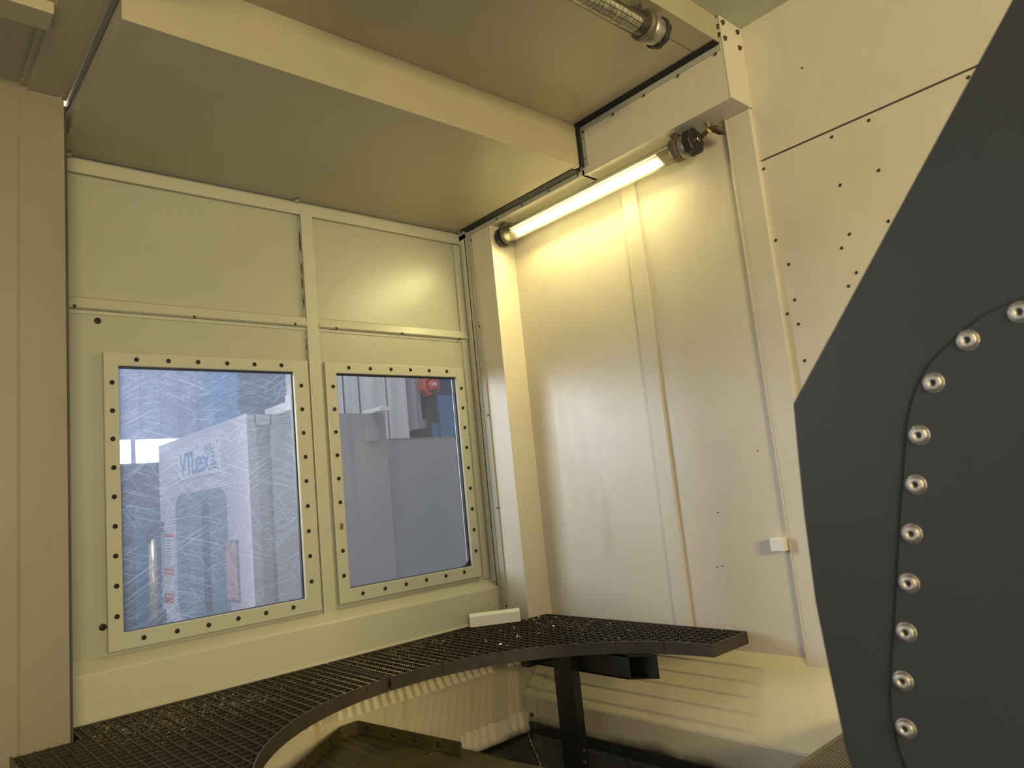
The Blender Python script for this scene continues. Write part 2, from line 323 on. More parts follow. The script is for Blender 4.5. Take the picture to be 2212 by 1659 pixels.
for w, bl in ((1, B1), (2, B2)):
    (ox0, ox1, oz0, oz1), (ix0, ix1, iz0, iz1) = WIN[w]
    win = thing('window_%d' % w, ['scratched hazy left door window in a bolted pale frame', 'clearer right door window in a bolted pale frame'][w-1], 'window', ((ix0+ix1)/2, YF, iz0), kind='structure')
    V = []; 
    for y in (YF, YD-0.003):
        for (x, z) in ((ox0, oz0), (ox1, oz0), (ox1, oz1), (ox0, oz1), (ix0, iz0), (ix1, iz0), (ix1, iz1), (ix0, iz1)): V.append((x, y, z))
    F = []
    for i in range(4):
        j = (i+1) % 4; F += [(i, j, j+4, i+4), (i+8, i+12, j+12, j+8), (i, i+8, j+8, j), (i+4, j+4, j+12, i+12)]
    obj('window_frame', MB().poly(V, F), M['door_flat'], win, 0.0025)
    g = MB(); t = 0.0035
    for bx in ((ix0-0.004, ix0+0.0008, iz0, iz1), (ix1-t, ix1+0.004, iz0, iz1), (ix0, ix1, iz0-0.004, iz0+0.0012), (ix0, ix1, iz1-t, iz1+0.004)): g.box(bx[0], bx[1], YF+0.012, YF+0.026, bx[2], bx[3])
    obj('gasket', g, M['black'], win)
    if w == 2:   # dark rounded lower right corner of the seal
        mb = MB(); r = 0.03; cx, cz = ix1-0.003-r, iz0+0.002+r
        pts = [(ix1-0.002, iz0+0.001), (ix1-0.002, cz)]+[(cx+r*math.cos(a), cz+r*math.sin(a)) for a in [-i*math.pi/16 for i in range(9)]]+[(cx, iz0+0.001)]
        obj('corner_seal', MB().prism(pts, 'y', YF+0.014, YF+0.02), M['black'], win)
    obj('pane', B(ix0-0.003, ix1+0.003, YF+0.020, YF+0.0245, iz0-0.003, iz1+0.003), M['pane%d' % w], win)
    for p in bl: shared('button_bolt', BOLT7, win, at(*p, 'y', YF), ROT['-y'])
    if w == 2:
        q = at(738, 1137.5, 'y', YF-0.0006)
        obj('tape_scrap', MB().prism([(q.x-0.006, q.z-0.009), (q.x+0.005, q.z-0.008), (q.x+0.006, q.z+0.008), (q.x-0.004, q.z+0.010)], 'y', YF-0.0010, YF), M['swarf'], win)

# ================================================================ LEFT WALL and corner
XL = 0.325
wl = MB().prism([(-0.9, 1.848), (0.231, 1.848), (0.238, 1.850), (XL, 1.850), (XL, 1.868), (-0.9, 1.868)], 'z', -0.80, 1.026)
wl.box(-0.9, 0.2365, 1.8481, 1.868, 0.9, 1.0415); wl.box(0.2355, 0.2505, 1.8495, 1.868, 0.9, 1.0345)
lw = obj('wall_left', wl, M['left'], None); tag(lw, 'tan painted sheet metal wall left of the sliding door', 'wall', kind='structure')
gap_fill = obj('trim_1', B(0.310, 0.3345, 1.87, 2.10, -0.6, 1.02).box(0.28, 0.37, 2.078, 2.10, -0.7, 1.03), mat('gap_shade_olive', (0.05, 0.05, 0.035), 0.6), None); tag(gap_fill, 'added dark strip standing in for the shaded gap between left wall and door', 'trim', kind='structure')  # dark filler for the shade in the gap, added also to stop stray daylight

# ================================================================ CEILING
ceil = thing('ceiling', 'stepped beige telescopic machine roof', 'ceiling', (1.0, 1.2, 1.1), kind='structure')
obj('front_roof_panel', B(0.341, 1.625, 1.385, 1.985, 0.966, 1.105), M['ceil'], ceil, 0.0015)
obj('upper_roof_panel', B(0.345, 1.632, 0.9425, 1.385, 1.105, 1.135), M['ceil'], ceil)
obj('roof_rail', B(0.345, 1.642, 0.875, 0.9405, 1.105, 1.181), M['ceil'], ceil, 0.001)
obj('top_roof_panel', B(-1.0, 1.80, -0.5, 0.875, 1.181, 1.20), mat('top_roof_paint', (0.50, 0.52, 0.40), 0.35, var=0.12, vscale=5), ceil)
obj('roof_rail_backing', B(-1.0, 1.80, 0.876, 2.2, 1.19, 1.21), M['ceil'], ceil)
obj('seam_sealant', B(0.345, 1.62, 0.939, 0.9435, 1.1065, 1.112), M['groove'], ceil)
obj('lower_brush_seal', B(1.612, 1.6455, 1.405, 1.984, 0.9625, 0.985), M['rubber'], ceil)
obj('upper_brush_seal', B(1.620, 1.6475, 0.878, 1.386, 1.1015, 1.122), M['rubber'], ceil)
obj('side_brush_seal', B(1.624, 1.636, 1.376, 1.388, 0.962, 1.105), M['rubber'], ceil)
# left fixed roof
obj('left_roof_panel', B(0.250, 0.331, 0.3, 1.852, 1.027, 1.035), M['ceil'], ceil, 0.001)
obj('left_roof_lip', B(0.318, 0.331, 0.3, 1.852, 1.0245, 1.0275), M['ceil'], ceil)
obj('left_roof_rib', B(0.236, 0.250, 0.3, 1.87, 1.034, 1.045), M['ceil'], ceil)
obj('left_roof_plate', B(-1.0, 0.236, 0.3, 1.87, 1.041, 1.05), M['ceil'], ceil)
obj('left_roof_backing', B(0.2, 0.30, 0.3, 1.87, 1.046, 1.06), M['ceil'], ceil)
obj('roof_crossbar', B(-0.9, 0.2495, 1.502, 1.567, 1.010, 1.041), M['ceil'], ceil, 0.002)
obj('roof_guide_strip', B(0.333, 0.3375, 0.3, 1.95, 1.012, 1.030), M['bluegrey'], ceil, label='bare blue-grey steel guide strip')
for p in ((140, 200), (228, 10)): 
    q = at(*p, 'z', 1.027); shared('small_bolt', BOLT4, ceil, (q.x, q.y, 1.0268), ROT['-z'])
for p in ((49, 172), (62, 132), (98, 2)):
    q = at(*p, 'z', 1.034); shared('rivet', bolt_mesh('rivet', 0.003, M['ceil']), ceil, (q.x, q.y, 1.0338), ROT['-z'])

# ================================================================ RIGHT WALL
XP, XH = 1.757, 1.650
wr = thing('wall_right', 'cream sheet metal wall with vertical rib under the lamp', 'wall', (1.76, 1.4, -0.49), kind='structure')
obj('wall_panel', B(XP, XP+0.012, 0.955, 1.337, -0.487, 0.948), M['wall'], wr)
obj('wall_panel', B(XP, XP+0.012, 1.3385, 1.872, -0.487, 0.948), M['wall'], wr)
obj('rib', B(XP-0.010, XP+0.001, 1.279, 1.3365, -0.487, 0.948), M['wall'], wr, 0.003)
obj('column_gap', B(XP+0.003, XP+0.012, 0.945, 0.960, -0.487, 0.948), M['groove'], wr)
obj('column_plate', B(XP-0.014, XP+0.002, 0.872, 0.951, -0.517, 0.947), M['wall'], wr, 0.003)
obj('column_edge_trim', B(XP-0.0155, XP-0.0135, 0.944, 0.9475, -0.517, 0.947), M['wall'], wr)
obj('reveal_panel', B(XH+0.0115, XP+0.01, 1.8602, 1.874, -0.50, 0.948), M['wall'], wr)
obj('post_face', B(XH, XH+0.012, 1.860, 2.10, -0.50, 0.966), M['wall'], wr, 0.001)
obj('catch_block', B(XP-0.038, XP, 0.952, 0.988, -0.222, -0.188), M['white'], wr, 0.003, label='small white catch block on the column edge')
# cover strips with screws between the door and the recess
obj('cover_strip', B(XH-0.006, XH, 1.958, 1.983, -0.44, 0.945), M['door_flat'], wr, 0.0012)
obj('edge_channel', B(XH-0.004, XH, 1.988, 2.004, -0.44, 0.945), M['door_flat'], wr, 0.001)
obj('inner_channel', B(XH-0.005, XH, 2.022, 2.034, -0.30, 0.93), M['door_flat'], wr, 0.001)
obj('slot_rubber', B(XH-0.002, XH, 2.0045, 2.010, -0.44, 0.945), M['groove'], wr)
for p in ((1018, 519), (1036, 705), (1055, 897), (1075, 1097), (1094, 1309)):
    shared('small_bolt', BOLT4, wr, at(*p, 'x', XH-0.006), ROT['-x'])
# rear part of the wall with its long slot
obj('rear_upper_panel', B(XP, XP+0.012, -0.6, 0.8735, 0.7995, 1.182), M['wall'], wr)
obj('rear_lower_panel', B(XP, XP+0.012, -0.6, 0.8735, -0.9, 0.7940), M['wall'], wr)
obj('slot_backing', B(XP+0.0125, XP+0.03, -0.6, 0.87, 0.78, 0.81), M['groove'], wr)
for p in ((1650, 365), (1797, 296), (1877, 260), (2092, 167), (1815, 400), (1898, 368), (1919, 478), (1835, 506), (1818, 536), (1850, 589), (1833, 618), (1676, 519), (1704, 571), (1717, 648), (1701, 678), (1725, 700), (1738, 779)):
    shared('small_bolt', BOLT4, wr, at(*p, 'x', XP), ROT['-x'])
q = at(1733, 147, 'x', XP-0.0004)
obj('paint_nick', MB().prism([(q.y-0.004, q.z-0.003), (q.y+0.001, q.z-0.001), (q.y+0.004, q.z+0.002), (q.y, q.z+0.004), (q.y-0.001, q.z+0.001)], 'x', XP-0.0006, XP), M['groove'], wr)

for (px_, py_, a_, b_) in ((1551, 1107, 5, 1.2), (1549, 1225, 3, 1.5), (1560, 1223, 4, 1.2), (1441, 1118, 1.5, 2), (1560, 276, 4, 1.5), (1548, 279, 2, 1.5), (1636, 974, 1.2, 3)):
    q = at(px_, py_, 'x', XP-0.0003); u_ = a_*0.0011; v_ = b_*0.0011
    obj('paint_nick', MB().prism([(q.y-u_, q.z-v_*0.4), (q.y+u_*0.8, q.z-v_), (q.y+u_, q.z+v_*0.3), (q.y-u_*0.5, q.z+v_)], 'x', XP-0.0005, XP), M['groove'], wr)

# header over the lamp
hd = thing('trim_2', 'cream header beam above the glowing lamp', 'trim', (1.7, 1.4, 0.948), kind='structure')
obj('header_box', MB().prism([(XH, 0.947), (XP, 0.947), (XP, 0.952), (XH+0.02, 0.966), (XH, 0.966)], 'y', 1.39, 2.10), M['wall'], hd, 0.001)
obj('header_upper', B(XH, XP+0.001, 0.872, 1.40, 0.947, 1.102), M['wall'], hd, 0.001)
obj('end_plate', B(XH-0.001, XP, 0.868, 0.873, 0.947, 1.181), M['wall'], hd, 0.001)
obj('edge_cleat', B(XH-0.001, XH+0.004, 0.871, 0.884, 1.100, 1.178), M['wall'], hd)
obj('seal_cover_strip', B(XH-0.004, XH, 1.414, 2.0, 0.9475, 0.965), M['door_flat'], hd, 0.0008)
obj('seal_cover_strip', B(XH-0.004, XH, 0.876, 1.386, 1.086, 1.103), M['door_flat'], hd, 0.0008)
obj('side_cleat', B(XH-0.004, XH, 1.366, 1.384, 0.972, 1.082), M['door_flat'], hd, 0.0008)
obj('header_top', B(XH+0.001, XP+0.012, 1.39, 2.1, 0.966, 0.99), M['wall'], hd)
for p in ((1023, 495), (1073, 473), (1128, 443), (1186, 412), (1248, 377), (1260, 285), (1324, 247), (1391, 206), (1465, 163), (1546, 116)):
    shared('small_bolt', BOLT4, hd, at(*p, 'x', XH-0.004), ROT['-x'])
for p in ((1258.5, 300), (1264, 343)): shared('rivet', bolt_mesh('rivet', 0.0022, M['rustbolt']), hd, at(*p, 'x', XH-0.004), ROT['-x'])
for p in ((1560, 49), (1565, 83), (1592, 70), (1597, 104)): shared('hex_bolt', HEX, hd, at(*p, 'y', 0.868), ROT['-y'])
for p in ((1549, 58), (1552, 76)): shared('hex_bolt', HEX, hd, at(*p, 'x', XH-0.001), ROT['-x'])

# ================================================================ LOWER WALLS, LEDGE, FLOOR
YB = 1.857
bb = thing('baseboard_back', 'stained tan lower wall below the door', 'wall', (1.0, YB, -0.8), kind='structure')
obj('lower_wall', B(0.0, 1.70, YB, YB+0.012, -0.95, -0.558), M['base'], bb)
obj('sill_ledge', MB().prism([(2.01, -0.495), (1.880, -0.531), (YB-0.006, -0.556), (YB-0.006, -0.560), (YB+0.01, -0.560), (2.01, -0.52)], 'x', 0.0, 1.70), M['base'], bb, 0.001)
A_, B_ = at(992, 1590, 'y', YB-0.002), at(1138, 1536, 'y', YB-0.002)
obj('bottom_trim', MB().prism([(YB-0.002, -0.704), (YB-0.008, -0.706), (YB-0.022, -0.762), (YB-0.002, -0.765)], 'x', A_.x, 1.594), M['trimw'], bb, 0.001)
lg = thing('trim_3', 'cream sloped ledge under the right wall, striped by grating shadow', 'ledge', (1.6, 1.2, -0.7), kind='structure')
prof = [(XP+0.01, -0.478), (XP, -0.487), (1.597, -0.654), (1.595, -0.660), (1.595, -0.95), (XP+0.01, -0.95)]
obj('ledge_body', MB().prism(prof, 'y', -0.3, 1.80), M['ledge'], lg, 0.0015)
pf2 = [(1.72, -0.5215), (1.594, -0.6535), (1.5925, -0.660), (1.5925, -0.735), (1.60, -0.735), (1.74, -0.53)]
obj('ledge_end_plate', MB().prism(pf2, 'y', 1.802, YB-0.001), M['ledge'], lg, 0.001)
obj('ledge_end_body', MB().prism([(a+0.002, b-0.001) for a, b in prof], 'y', 1.80, 1.87), M['ledge'], lg)
n45 = (Vector((-1, 0, 1)).normalized())
q = at(1168, 1462, 'y', 1.83); b = shared('plate_bolt', bolt_mesh('plate_bolt', 0.007, M['rustbolt']), lg, (1.685, 1.829, -0.5605)); b.rotation_euler = n45.to_track_quat('Z', 'Y').to_euler()
shared('plate_bolt', bolt_mesh('plate_bolt', 0.007, M['rustbolt']), lg, (1.592, 1.826, -0.713), ROT['-x'])
# dark stained skirting
obj('oil_stained_skirting', B(1.588, 1.596, 0.3, YB-0.002, -0.95, -0.736), M['oilfloor'], lg, label='black oil-stained bottom edge')

fl = thing('floor', 'black oily sloping chip chute', 'floor', (1.2, 1.2, -0.9), kind='structure')
P0 = (1.588, 1.835, -0.765)
fa = MB().poly([(0.9, 1.856, -0.766), (1.588, 1.856, -0.766), (1.36, 1.45, -0.93), (0.9, 1.45, -0.93)], [(0, 1, 2, 3)])
fa.poly([(0.9, 1.856, -0.79), (1.588, 1.856, -0.79), (1.36, 1.45, -0.95), (0.9, 1.45, -0.95)], [(0, 1, 2, 3)])
obj('chute_plate', fa, M['oilfloor'], fl)
obj('chute_plate', MB().poly([(1.589, 1.856, -0.766), (1.36, 1.45, -0.931), (1.36, -0.3, -0.931), (1.589, -0.3, -0.766)], [(0, 1, 2, 3)]), M['oilfloor'], fl)
obj('chute_bottom', B(-1.0, 1.36, -0.6, 1.46, -0.96, -0.931), M['oilfloor'], fl)
obj('under_floor', B(-1.0, 1.9, -0.6, 2.2, -1.02, -0.97), M['oilfloor'], fl)
def swarfline(p, q, n, r):
    mb = MB(); p = Vector(p); q = Vector(q)
    pts = [p.lerp(q, i/n)+Vector((random.uniform(-r, r), random.uniform(-r, r), random.uniform(0, r))) for i in range(n+1)]
    mb.tube(pts, [0.0012+0.0018*random.random() for _ in pts], 5); return mb
s = obj('swarf_line', swarfline((1.586, 1.850, -0.764), (1.40, 1.52, -0.900), 60, 0.004), M['bright'], fl)
s = obj('swarf_line', swarfline((1.46, 1.63, -0.856), (1.20, 1.62, -0.862), 40, 0.003), M['swarf'], fl)

# table guard tray
gd = thing('chip_guard', 'oily olive guard tray with dark bolted rim under the left grating', 'guard', (0.95, 1.5, -0.60))
ZG = -0.60; ZT = -0.57
def g(px, py, z=ZG): 
    p = at(px, py, 'z', z); return (p.x, p.y)
apex = g(758, 1569); 
pl = [[g(600, 1700), g(635, 1664), apex, g(836, 1593), g(768, 1658), g(725, 1700)],
      [g(727, 1700), g(770, 1658), g(838, 1593.5), g(930, 1622), g(926, 1631), g(899, 1658), g(850, 1700)],
      [g(852, 1700), g(901, 1658), g(928, 1631), g(960, 1628), g(1060, 1659), g(1150, 1700)]]
for i, pts in enumerate(pl): obj('tray_plate', MB().prism(pts, 'z', ZG-0.003, ZG+0.0003*i), M['guard'], gd)
rim_o = [g(600, 1690, ZT), g(635, 1658, ZT), g(736, 1570, ZT), g(772, 1557, ZT), g(855, 1575, ZT), g(994, 1604, ZT)]
mb = MB()
for i in range(len(rim_o)-1):
    a, b2 = Vector(rim_o[i]), Vector(rim_o[i+1]); d = (b2-a).normalized(); nn = Vector((-d.y, d.x))*0.004
    c = [(a.x, a.y), (b2.x, b2.y), (b2.x+nn.x, b2.y+nn.y), (a.x+nn.x, a.y+nn.y)]
    mb.prism(c, 'z', ZG-0.01, ZT)
obj('tray_rim', mb, M['guard'], gd)
ro = [Vector(p) for p in rim_o]
for p in ((657, 1652), (715, 1601), (800, 1569.5), (853, 1582), (905, 1591), (955, 1602)):
    q = at(*p, 'z', ZT-0.012); 
    # seat the bolt on the nearest rim segment
    best = None
    for i in range(len(ro)-1):
        a, b2 = ro[i], ro[i+1]; t = max(0, min(1, (Vector((q.x, q.y))-a).dot(b2-a)/(b2-a).length_squared)); c = a+(b2-a)*t
        dd = (c-Vector((q.x, q.y))).length
        if best is None or dd < best[0]: best = (dd, c, (b2-a).normalized())
    c = best[1]; d = best[2]; nrm = Vector((d.y, -d.x, 0))
    o = shared('rim_bolt', bolt_mesh('rim_bolt', 0.006, M['blackbolt']), gd, (c.x, c.y, ZT-0.015)); o.rotation_euler = nrm.to_track_quat('Z', 'Y').to_euler()
# cone of the guard outward of the rim's right end
cv = [g(994, 1616), g(1033, 1625), g(1106, 1645), g(1180, 1659), g(1240, 1690), g(1150, 1700), g(1060, 1659), g(960, 1628), g(930, 1622)]
obj('tray_flange', MB().prism(cv, 'z', ZG-0.004, ZG+0.0008), M['guard'], gd, 0.0)

# ================================================================ GRATING
ZGt = -0.428; CX, CY, CR = 1.008, 1.071, 0.560; HB = 0.030
def bar_y(x, y0, y1, m=M['grate']):
    """serrated bearing bar running along Y"""
    n = max(2, int((y1-y0)/0.0092)); pts = [(y0, ZGt-0.021)]
    for i in range(n):
        a = y0+(y1-y0)*i/n; w = (y1-y0)/n
        pts += [(a, ZGt-0.0022), (a+w*0.3, ZGt), (a+w*0.65, ZGt)]
    pts += [(y1, ZGt-0.0022), (y1, ZGt-0.021)]
    return MB().prism(pts, 'x', x-0.0018, x+0.0018)
def arc_front(x):
    d = CR**2-(x-CX)**2; return CY+math.sqrt(d) if d > 0 else None
def bands(pts, name, parent, th=0.0035, closed=False):
    mb = MB(); P = [Vector(p) for p in pts]; n = len(P)
    nor = []
    for i in range(n):
        d = (P[min(i+1, n-1)]-P[max(i-1, 0)]).normalized(); nor.append(Vector((-d.y, d.x)))
    V = []; F = []
    for i in range(n):
        a = P[i]; b = P[i]+nor[i]*th
        V += [(a.x, a.y, ZGt-0.0305), (b.x, b.y, ZGt-0.0305), (b.x, b.y, ZGt+0.001), (a.x, a.y, ZGt+0.001)]
    for i in range(n-1):
        for k in range(4): F.append((4*i+k, 4*i+(k+1) % 4, 4*i+4+(k+1) % 4, 4*i+4+k))
    F += [(0, 1, 2, 3), (4*n-4, 4*n-3, 4*n-2, 4*n-1)]
    mb.poly(V, F); return obj(name, mb, M['band'], parent)
PITX, PITY = 0.0252, 0.0277
# left section
gl = thing('grating_platform', 'dark steel grating section in front of the left wall and door, nearest the camera', 'grating', (0.6, 1.7, ZGt-HB), group='curved grating platform sections')
x = 0.222+PITX/2
while x < 0.960:
    back = 1.846 if x < 0.338 else 1.957
    fr = arc_front(x) or 1.12
    if back-fr > 0.02: obj('bearing_bar', bar_y(x, fr+0.002, back), M['grate'], gl)
    x += PITX
y = 1.15
while y < 1.955:
    if y > CY: xr = CX-math.sqrt(max(0, CR**2-(y-CY)**2)) if y-CY < CR else 0.962
    else: xr = CX-CR
    x0 = 0.220 if y < 1.846 else 0.342
    obj('cross_bar', B(x0, min(0.962, xr)-0.001, y-0.0013, y+0.0013, ZGt-0.0155, ZGt-0.0018), M['grate'], gl)
    y += PITY
arcL = [(CX-CR*math.cos(a), CY+CR*math.sin(a)) for a in [0.02+i*(math.acos(0.046/CR)-0.02)/40 for i in range(41)]]
bands(arcL, 'curved_edge_band', gl)
bands([(0.962, arc_front(0.962)-0.001), (0.962, 1.958)], 'joint_band', gl)
bands([(0.962, 1.958), (0.342, 1.958)], 'back_band', gl)
bands([(0.342, 1.958), (0.342, 1.846)], 'notch_band', gl)
bands([(0.219, 1.846), (0.219, 1.10)], 'left_band', gl)
# right section
gr = thing('grating_platform', 'dark steel grating section in the far right corner, free end pointing right', 'grating', (1.4, 1.7, ZGt-HB), group='curved grating platform sections')
x = 0.972+PITX*0.8
while x < 1.722:
    back = 1.957 if x < 1.640 else 1.853
    fr = arc_front(x) if x < 1.565 else 1.099
    obj('bearing_bar', bar_y(x, max(fr+0.002, 1.099), back), M['grate'], gr); x += PITX
y = 1.099+PITY*0.8
while y < 1.955:
    if y < CY+CR: x0 = CX+math.sqrt(max(0, CR**2-(y-CY)**2))
    else: x0 = 0.975
    x0 = max(0.975, x0)
    segs = [(x0+0.001, 1.725)] if y < 1.853 else [(x0+0.001, 1.640)]
    for s0, s1 in segs: obj('cross_bar', B(s0, s1, y-0.0013, y+0.0013, ZGt-0.0155, ZGt-0.0018), M['grate'], gr)
    y += PITY
a0 = math.asin((1.097-CY)/CR); a1 = math.acos((0.9715-CX)/CR)
bands([(CX+CR*math.cos(a), CY+CR*math.sin(a)) for a in [a1+(a0-a1)*i/40 for i in range(41)]], 'curved_edge_band', gr)
bands([(0.9715, 1.958), (0.9715, arc_front(0.9715)-0.001)], 'joint_band', gr)
bands([(1.5665, 1.0945), (1.7270, 1.0945)], 'end_band', gr)
bands([(1.7270, 1.0945), (1.7270, 1.855)], 'wall_band', gr)
bands([(1.7270, 1.855), (1.643, 1.855)], 'corner_band', gr)
bands([(1.643, 1.958), (0.9715, 1.958)], 'back_band', gr)
# swarf lying in the grating
def flakes(n, gen, size, zr):
    mb = MB()
    for _ in range(n):
        x, y = gen(); z = ZGt+random.uniform(*zr); a = random.uniform(0, 6.28); t = random.uniform(-0.7, 0.7); s = size*random.uniform(0.5, 1.3)
        d = Vector((math.cos(a)*math.cos(t), math.sin(a)*math.cos(t), math.sin(t))); u = Vector((-math.sin(a), math.cos(a), random.uniform(-.4, .4)))
        c = Vector((x, y, z)); w = s*0.22
        mb.poly([c-d*s+u*w, c+u*(-w)*0.5+Vector((0, 0, s*0.3)), c+d*s+u*w, c+d*s*0.4-u*w*1.6], [(0, 1, 2), (0, 2, 3), (0, 1, 3), (1, 2, 3)])
    return mb
def genL():
    while True:
        x = random.gauss(0.52, 0.16); y = random.gauss(1.84, 0.09)
        f = arc_front(x) or 1.1
        if 0.36 < x < 0.94 and f+0.03 < y < 1.95: return x, y
def genR():
    while True:
        if random.random() < 0.5: x = random.gauss(1.25, 0.18); y = random.gauss(1.92, 0.035)
        else: x = random.gauss(1.66, 0.07); y = random.gauss(1.72, 0.13)
        f = arc_front(x) if x < 1.565 else 1.1
        if 0.99 < x < 1.715 and f+0.03 < y < (1.95 if x < 1.64 else 1.85): return x, y
tag(obj('swarf_heap', flakes(5200, genL, 0.0052, (-0.018, -0.002)), M['swarf']), 'brown swarf caught in the left grating section', 'swarf', kind='stuff')
tag(obj('swarf_heap', flakes(3600, genR, 0.0048, (-0.02, -0.001)), M['swarf']), 'brown swarf caught in the right grating section', 'swarf', kind='stuff')
def genB():
    while True:
        x = random.uniform(1.0, 1.71); y = random.uniform(1.15, 1.94); f = arc_front(x) if x < 1.565 else 1.1
        if f+0.02 < y < (1.95 if x < 1.64 else 1.85): return x, y
tag(obj('bright_chips', flakes(46, genB, 0.0052, (0.001, 0.004)), M['bright']), 'scattered bright metal chips on the right grating section', 'metal chips', kind='stuff')

# support frame: square tube beam and channel post
sf = thing('support_frame', 'black square-tube beam on a bolted post under the right grating', 'support', (1.48, 1.5, -0.95))
tw = 0.004; mb = MB(); X0, X1, Z0, Z1 = 1.494, 1.536, -0.520, -0.4595
y0a, y0b = 1.317, 1.247
for (xa, xb, za, zb) in ((X0, X0+tw, Z0, Z1), (X1-tw, X1, Z0, Z1), (X0, X1, Z0, Z0+tw), (X0, X1, Z1-tw, Z1)):
    ya = y0a+(y0b-y0a)*(xa-X0)/(X1-X0); yb = y0a+(y0b-y0a)*(xb-X0)/(X1-X0)
    mb.poly([(xa, ya, za), (xb, yb, za), (xb, 1.855, za), (xa, 1.855, za), (xa, ya, zb), (xb, yb, zb), (xb, 1.855, zb), (xa, 1.855, zb)],
            [(0, 3, 2, 1), (4, 5, 6, 7), (0, 1, 5, 4), (1, 2, 6, 5), (2, 3, 7, 6), (3, 0, 4, 7)])
obj('square_tube', mb, M['darksteel'], sf)
obj('post', MB().prism([(1.462, 1.493), (1.493, 1.493), (1.493, 1.499), (1.468, 1.499), (1.468, 1.558), (1.493, 1.558), (1.493, 1.564), (1.462, 1.564)], 'z', -0.97, -0.4595), M['darksteel'], sf, 0.001)
for p in ((1262, 1621), (1264, 1646)): shared('hex_bolt', HEX, sf, at(*p, 'y', 1.493), ROT['-y'])
obj('bracket_plate', B(1.40, 1.60, 1.60, 1.63, -0.4995, -0.4595), M['darksteel'], sf)

# loose white channel piece standing on the grating
A_ = at(1016, 1356, 'z', ZGt+0.001); Bq = at(1125, 1342, 'z', ZGt+0.001); d = (Bq-A_); L_ = d.length; d.normalize(); n_ = Vector((-d.y, d.x, 0)); h = 0.0405
pc = MB(); prof = [(0, 0), (0, h*0.80), (0.006, h), (0.020, h), (0.020, h-0.003), (0.008, h-0.003), (0.003, h*0.78), (0.003, 0)]
V = [A_+n_*a+Vector((0, 0, b2)) for a, b2 in prof]+[A_+d*L_+n_*a+Vector((0, 0, b2)) for a, b2 in prof]; k = len(prof)
pc.poly(V, [list(range(k)), list(range(k, 2*k))]+[(i, (i+1) % k, (i+1) % k+k, i+k) for i in range(k)])
tag(obj('profile_offcut', pc, M['white'], None, 0.0005), 'short white metal profile offcut lying on the grating by the corner', 'metal profile')

# ================================================================ LAMPS
def lamp(name, label, p0, axis, length, lit, led_range, parent_z, far_cap=True):
    ax = Vector(axis); t = thing(name, label, 'lamp', p0); P = Vector(p0)
    q = ax.to_track_quat('Z', 'Y')
    r = 0.0285
    tb = MB().lathe([(r, 0.03), (r, length-0.03)], P, ax, 32); tb.f = [f for f in tb.f if len(f) == 4]; tb.sm = tb.sm[:len(tb.f)]
    obj('clear_tube', tb, M['tube'], t)
    return t, P, ax, r
# lamp 1: along -Y.. from far cap to near cap under the header
LX, LZ = 1.692, 0.903
t1, P, ax, r = lamp('tube_lamp', 'lit clear LED tube lamp under the right header', (LX, 1.845, LZ), (0, -1, 0), 0.84, True, None, 0.948)
def ringy(y0, y1, r0, r1=None, seg=28): return MB().lathe([(r0, 0), (r1 or r0, y0-y1)], (LX, y0, LZ), (0, -1, 0), seg)
# led strip: a flat strip facing down and into the machine, on a board tilted away from the wall
yl0, yl1, PHI = 1.768, 1.148, math.radians(27)
nv = Vector((-math.sin(PHI), 0, -math.cos(PHI))); tv = Vector((-math.cos(PHI), 0, math.sin(PHI))); c0 = Vector((LX, 0, LZ))
def strip(w, d0, d1, ya, yb):
    V = []
    for yy in (ya, yb):
        for (a, d) in ((-w, d0), (w, d0), (w, d1), (-w, d1)):
            p = c0+tv*a+nv*d; V.append((p.x, yy, p.z))
    return MB().poly(V, [(0, 1, 2, 3), (4, 5, 6, 7), (0, 1, 5, 4), (1, 2, 6, 5), (2, 3, 7, 6), (3, 0, 4, 7)])
def quad(w, d):
    V = []
    for (a, yy) in ((-w, yl1), (w, yl1), (w, yl0), (-w, yl0)):
        p = c0+tv*a+nv*d; V.append((p.x, yy, p.z))
    return MB().poly(V, [(0, 1, 2, 3)])
obj('led_diffuser', quad(0.0135, 0.0052), M['led'], t1, label='glowing white-yellow diffuser')
lb = strip(0.0240, 0.0010, 0.0045, yl1-0.012, yl0+0.012)
for sg in (-1, 1):
    V = []
    for yy in (yl1-0.012, yl0+0.012):
        for (a, d) in ((sg*0.0150, 0.0045), (sg*0.0175, 0.0045), (sg*0.0175, 0.0115), (sg*0.0150, 0.0115)):
            p = c0+tv*a+nv*d; V.append((p.x, yy, p.z))
    lb.poly(V, [(0, 1, 2, 3), (4, 5, 6, 7), (0, 1, 5, 4), (1, 2, 6, 5), (2, 3, 7, 6), (3, 0, 4, 7)])
obj('led_board', lb, M['white'], t1)
def capm(c, axd, r0, w, lobes=10):
    mb = MB(); ax_ = Vector(axd).normalized(); q = ax_.to_track_quat('Z', 'Y'); V = []; F = []; seg = lobes*4; c = Vector(c)
    rows = [(0, 1.0), (w*0.15, 1.03), (w*0.9, 1.03), (w, 0.96)]
    for (tt, s) in rows:
        for k in range(seg):
            a = 2*math.pi*k/seg; rr = r0*s*(1.0 if (k % 4) in (0, 1) else 0.93); V.append(c+q@Vector((rr*math.cos(a), rr*math.sin(a), tt)))
    for i in range(len(rows)-1):
        for k in range(seg): F.append((i*seg+k, i*seg+(k+1) % seg, (i+1)*seg+(k+1) % seg, (i+1)*seg+k))
    F.append(list(range(seg))[::-1]); F.append([(len(rows)-1)*seg+k for k in range(seg)])
    return mb.poly(V, F)
obj('end_sleeve', ringy(1.835, 1.800, 0.0305), M['tube'], t1)
obj('lamp_cap', capm((LX, 1.832, LZ), (0, 1, 0), 0.0335, 0.018), M['plastic'], t1)
